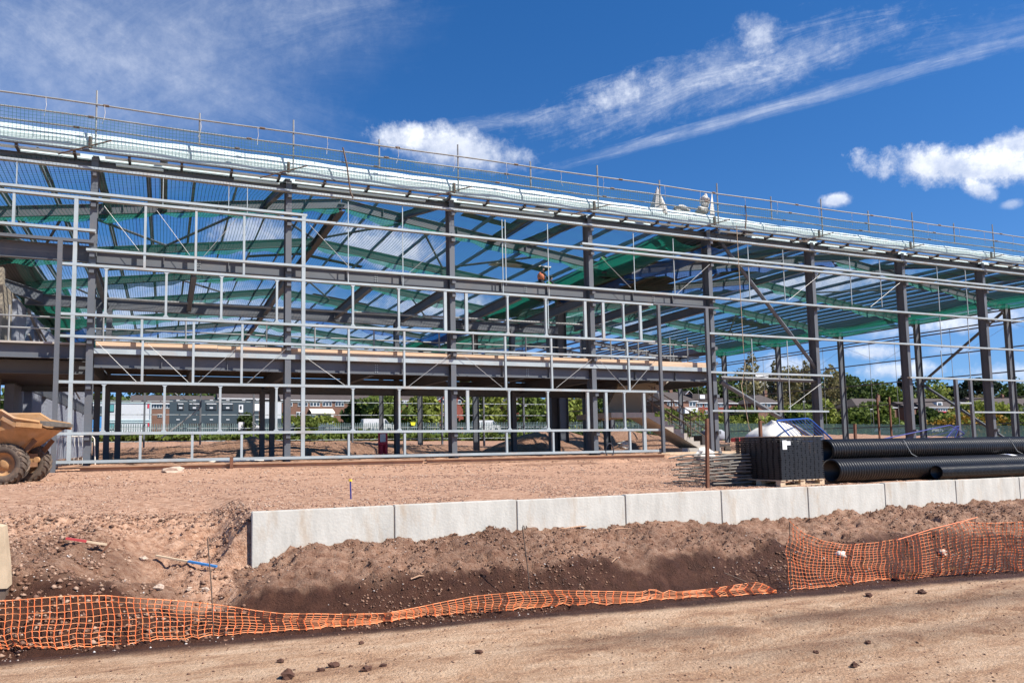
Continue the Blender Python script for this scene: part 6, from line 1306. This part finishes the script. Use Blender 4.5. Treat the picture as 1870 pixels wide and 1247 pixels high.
# blue skip wagon and other vehicles
def car(px, py, Yc, w_, m, lb, van=False, grp='vehicles parked behind the fence'):
    c = at(px, py, Y=Yc); L_ = w_; h = L_*.33 if not van else L_*.42; g0 = min(gz_(c.x, Yc), c.z-h/2); g0 = c.z-h*.5; th = thing('parked_van' if van else 'parked_car', lb, 'van' if van else 'car', (c.x, Yc, g0), grp)
    pr = [(-.5, .18), (-.5, .5), (-.47, .62), (-.33, .66), (-.20, .98), (.16, 1.0), (.30, .66), (.46, .58), (.5, .45), (.5, .18)] if not van else [(-.5, .15), (-.5, .95), (-.46, 1.0), (.2, 1.0), (.34, .62), (.48, .55), (.5, .15)]
    q = MB(); n = len(pr); y0, y1 = Yc-.85, Yc+.85; q.add([(c.x+x*L_, y0, g0+z*h) for x, z in pr]+[(c.x+x*L_, y1, g0+z*h) for x, z in pr], [tuple(range(n)), tuple(reversed(range(n, 2*n)))]+[(i, n+i, n+(i+1) % n, (i+1) % n) for i in range(n)]); q.build('body', m, th)
    q = MB(); q.add([(c.x-.28*L_, y0-.01, g0+.68*h), (c.x+.25*L_, y0-.01, g0+.68*h), (c.x+.15*L_, y0-.01, g0+.94*h), (c.x-.18*L_, y0-.01, g0+.94*h)] if not van else [(c.x+.18*L_, y0-.01, g0+.62*h), (c.x+.33*L_, y0-.01, g0+.62*h), (c.x+.21*L_, y0-.01, g0+.92*h), (c.x+.18*L_, y0-.01, g0+.92*h)], [(0, 1, 2, 3)]); q.build('side_window', 'glass', th)
    for s_ in (-.32, .32): q = MB(); q.tube([(c.x+s_*L_, y0-.02, g0+.2*h), (c.x+s_*L_, y0+.2, g0+.2*h)], .32, 12); q.build('wheel', 'cloth', th)
    return th
for a in [(532, 785, 114.5, 4.4, 'carg', 'dark saloon car showing through the palisade under the first houses'), (598, 783, 119.5, 4.3, 'carg', 'blue-grey car behind the fence in the second bay'), (562, 782, 119.6, 4.2, 'cars', 'pinkish-silver car behind the fence just right of the second column'), (1010, 783, 119.5, 4.2, 'carw', 'white car behind the fence in the fourth bay'),
          (1612, 788, 119.4, 4.8, 'cars', 'silver car behind the green-grey fence right of the first side column'), (1640, 787, 122, 4.2, 'carg', 'slate car behind the fence left of the sixth column'), (1660, 789, 119.5, 4.0, 'carg', 'dark car half hidden by the sixth column'), (1748, 786, 119.6, 4.6, 'cars', 'silver car behind the collapsed blue barriers'), (1706, 785, 121, 4.0, 'carw', 'white car behind the blue barriers, left of the silver one')]: car(*a)
for a in [(690, 777, 119.5, 5.4, 'carw', 'white van behind the fence by the tall grey column'), (888, 778, 119.8, 4.9, 'carw', 'white van behind the fence between two lit columns'), (455, 779, 112, 3.2, 'carw', 'small white van in front of the dark slate cabin')]: car(*a, van=True)
c = at(172, 772, Y=117); th = thing('blue_lorry', 'blue lorry body seen between columns in front of the pale cabin', 'lorry', (c.x, 117, 0)); q = MB(); q.box(c.x-1.2, c.x+1.3, 116, 119, 1.4, 4.7); q.build('body', 'bluep', th); q = MB(); q.box(c.x-.9, c.x-.3, 115.96, 115.995, 3.2, 3.9); q.build('notice', 'paper', th); q = MB(); q.box(c.x-1.1, c.x+1.2, 116, 119, 4.71, 6.2); q.build('cab', 'cabd', th)
for s_ in (-.8, .8): q = MB(); q.tube([(c.x+s_, 115.9, 1.2), (c.x+s_, 116.3, 1.2)], .5, 12); q.build('wheel', 'cloth', th)
p = at(754, 774, Y=117.8); q = MB(); q.add([(p.x-.45, 117.7, p.z+.3), (p.x+.45, 117.7, p.z+.3), (p.x+.3, 117.7, p.z-.25), (p.x-.3, 117.7, p.z-.25), (p.x-.45, 117.75, p.z+.3), (p.x+.45, 117.75, p.z+.3), (p.x+.3, 117.75, p.z-.25), (p.x-.3, 117.75, p.z-.25)], [(0, 3, 2, 1), (4, 5, 6, 7), (0, 1, 5, 4), (1, 2, 6, 5), (2, 3, 7, 6), (3, 0, 4, 7)]); tag(q.build('fence_sign', 'yellowsign', None, origin=p), 'small yellow sign fixed to the palisade fence', 'sign')
for px, y0, lb in ((942, 738, 'slim lamp post standing behind the fence in the fourth bay'), (957, 742, 'second slim lamp post right beside the first in the fourth bay'), (1467, 734, 'grey lamp post left of the fifth column'), (1590, 748, 'slim camera post behind the fence right of the first side column')):
    a, b_ = at(px, y0, Y=119), at(px, 800, Y=119); q = MB(); q.tube([(a.x, 119, gz_(a.x, 119)), (a.x, 119, a.z), (a.x+.3, 119, a.z+.1)], .07, 6); th = thing('lamp_post', lb, 'lamp post', (a.x, 119, gz_(a.x, 119))); q.build('pole', 'galvd', th); q = MB(); q.box(a.x-.2, a.x+.5, 118.9, 119.1, a.z+.05, a.z+.2); q.build('lamp_head', 'cabw', th)
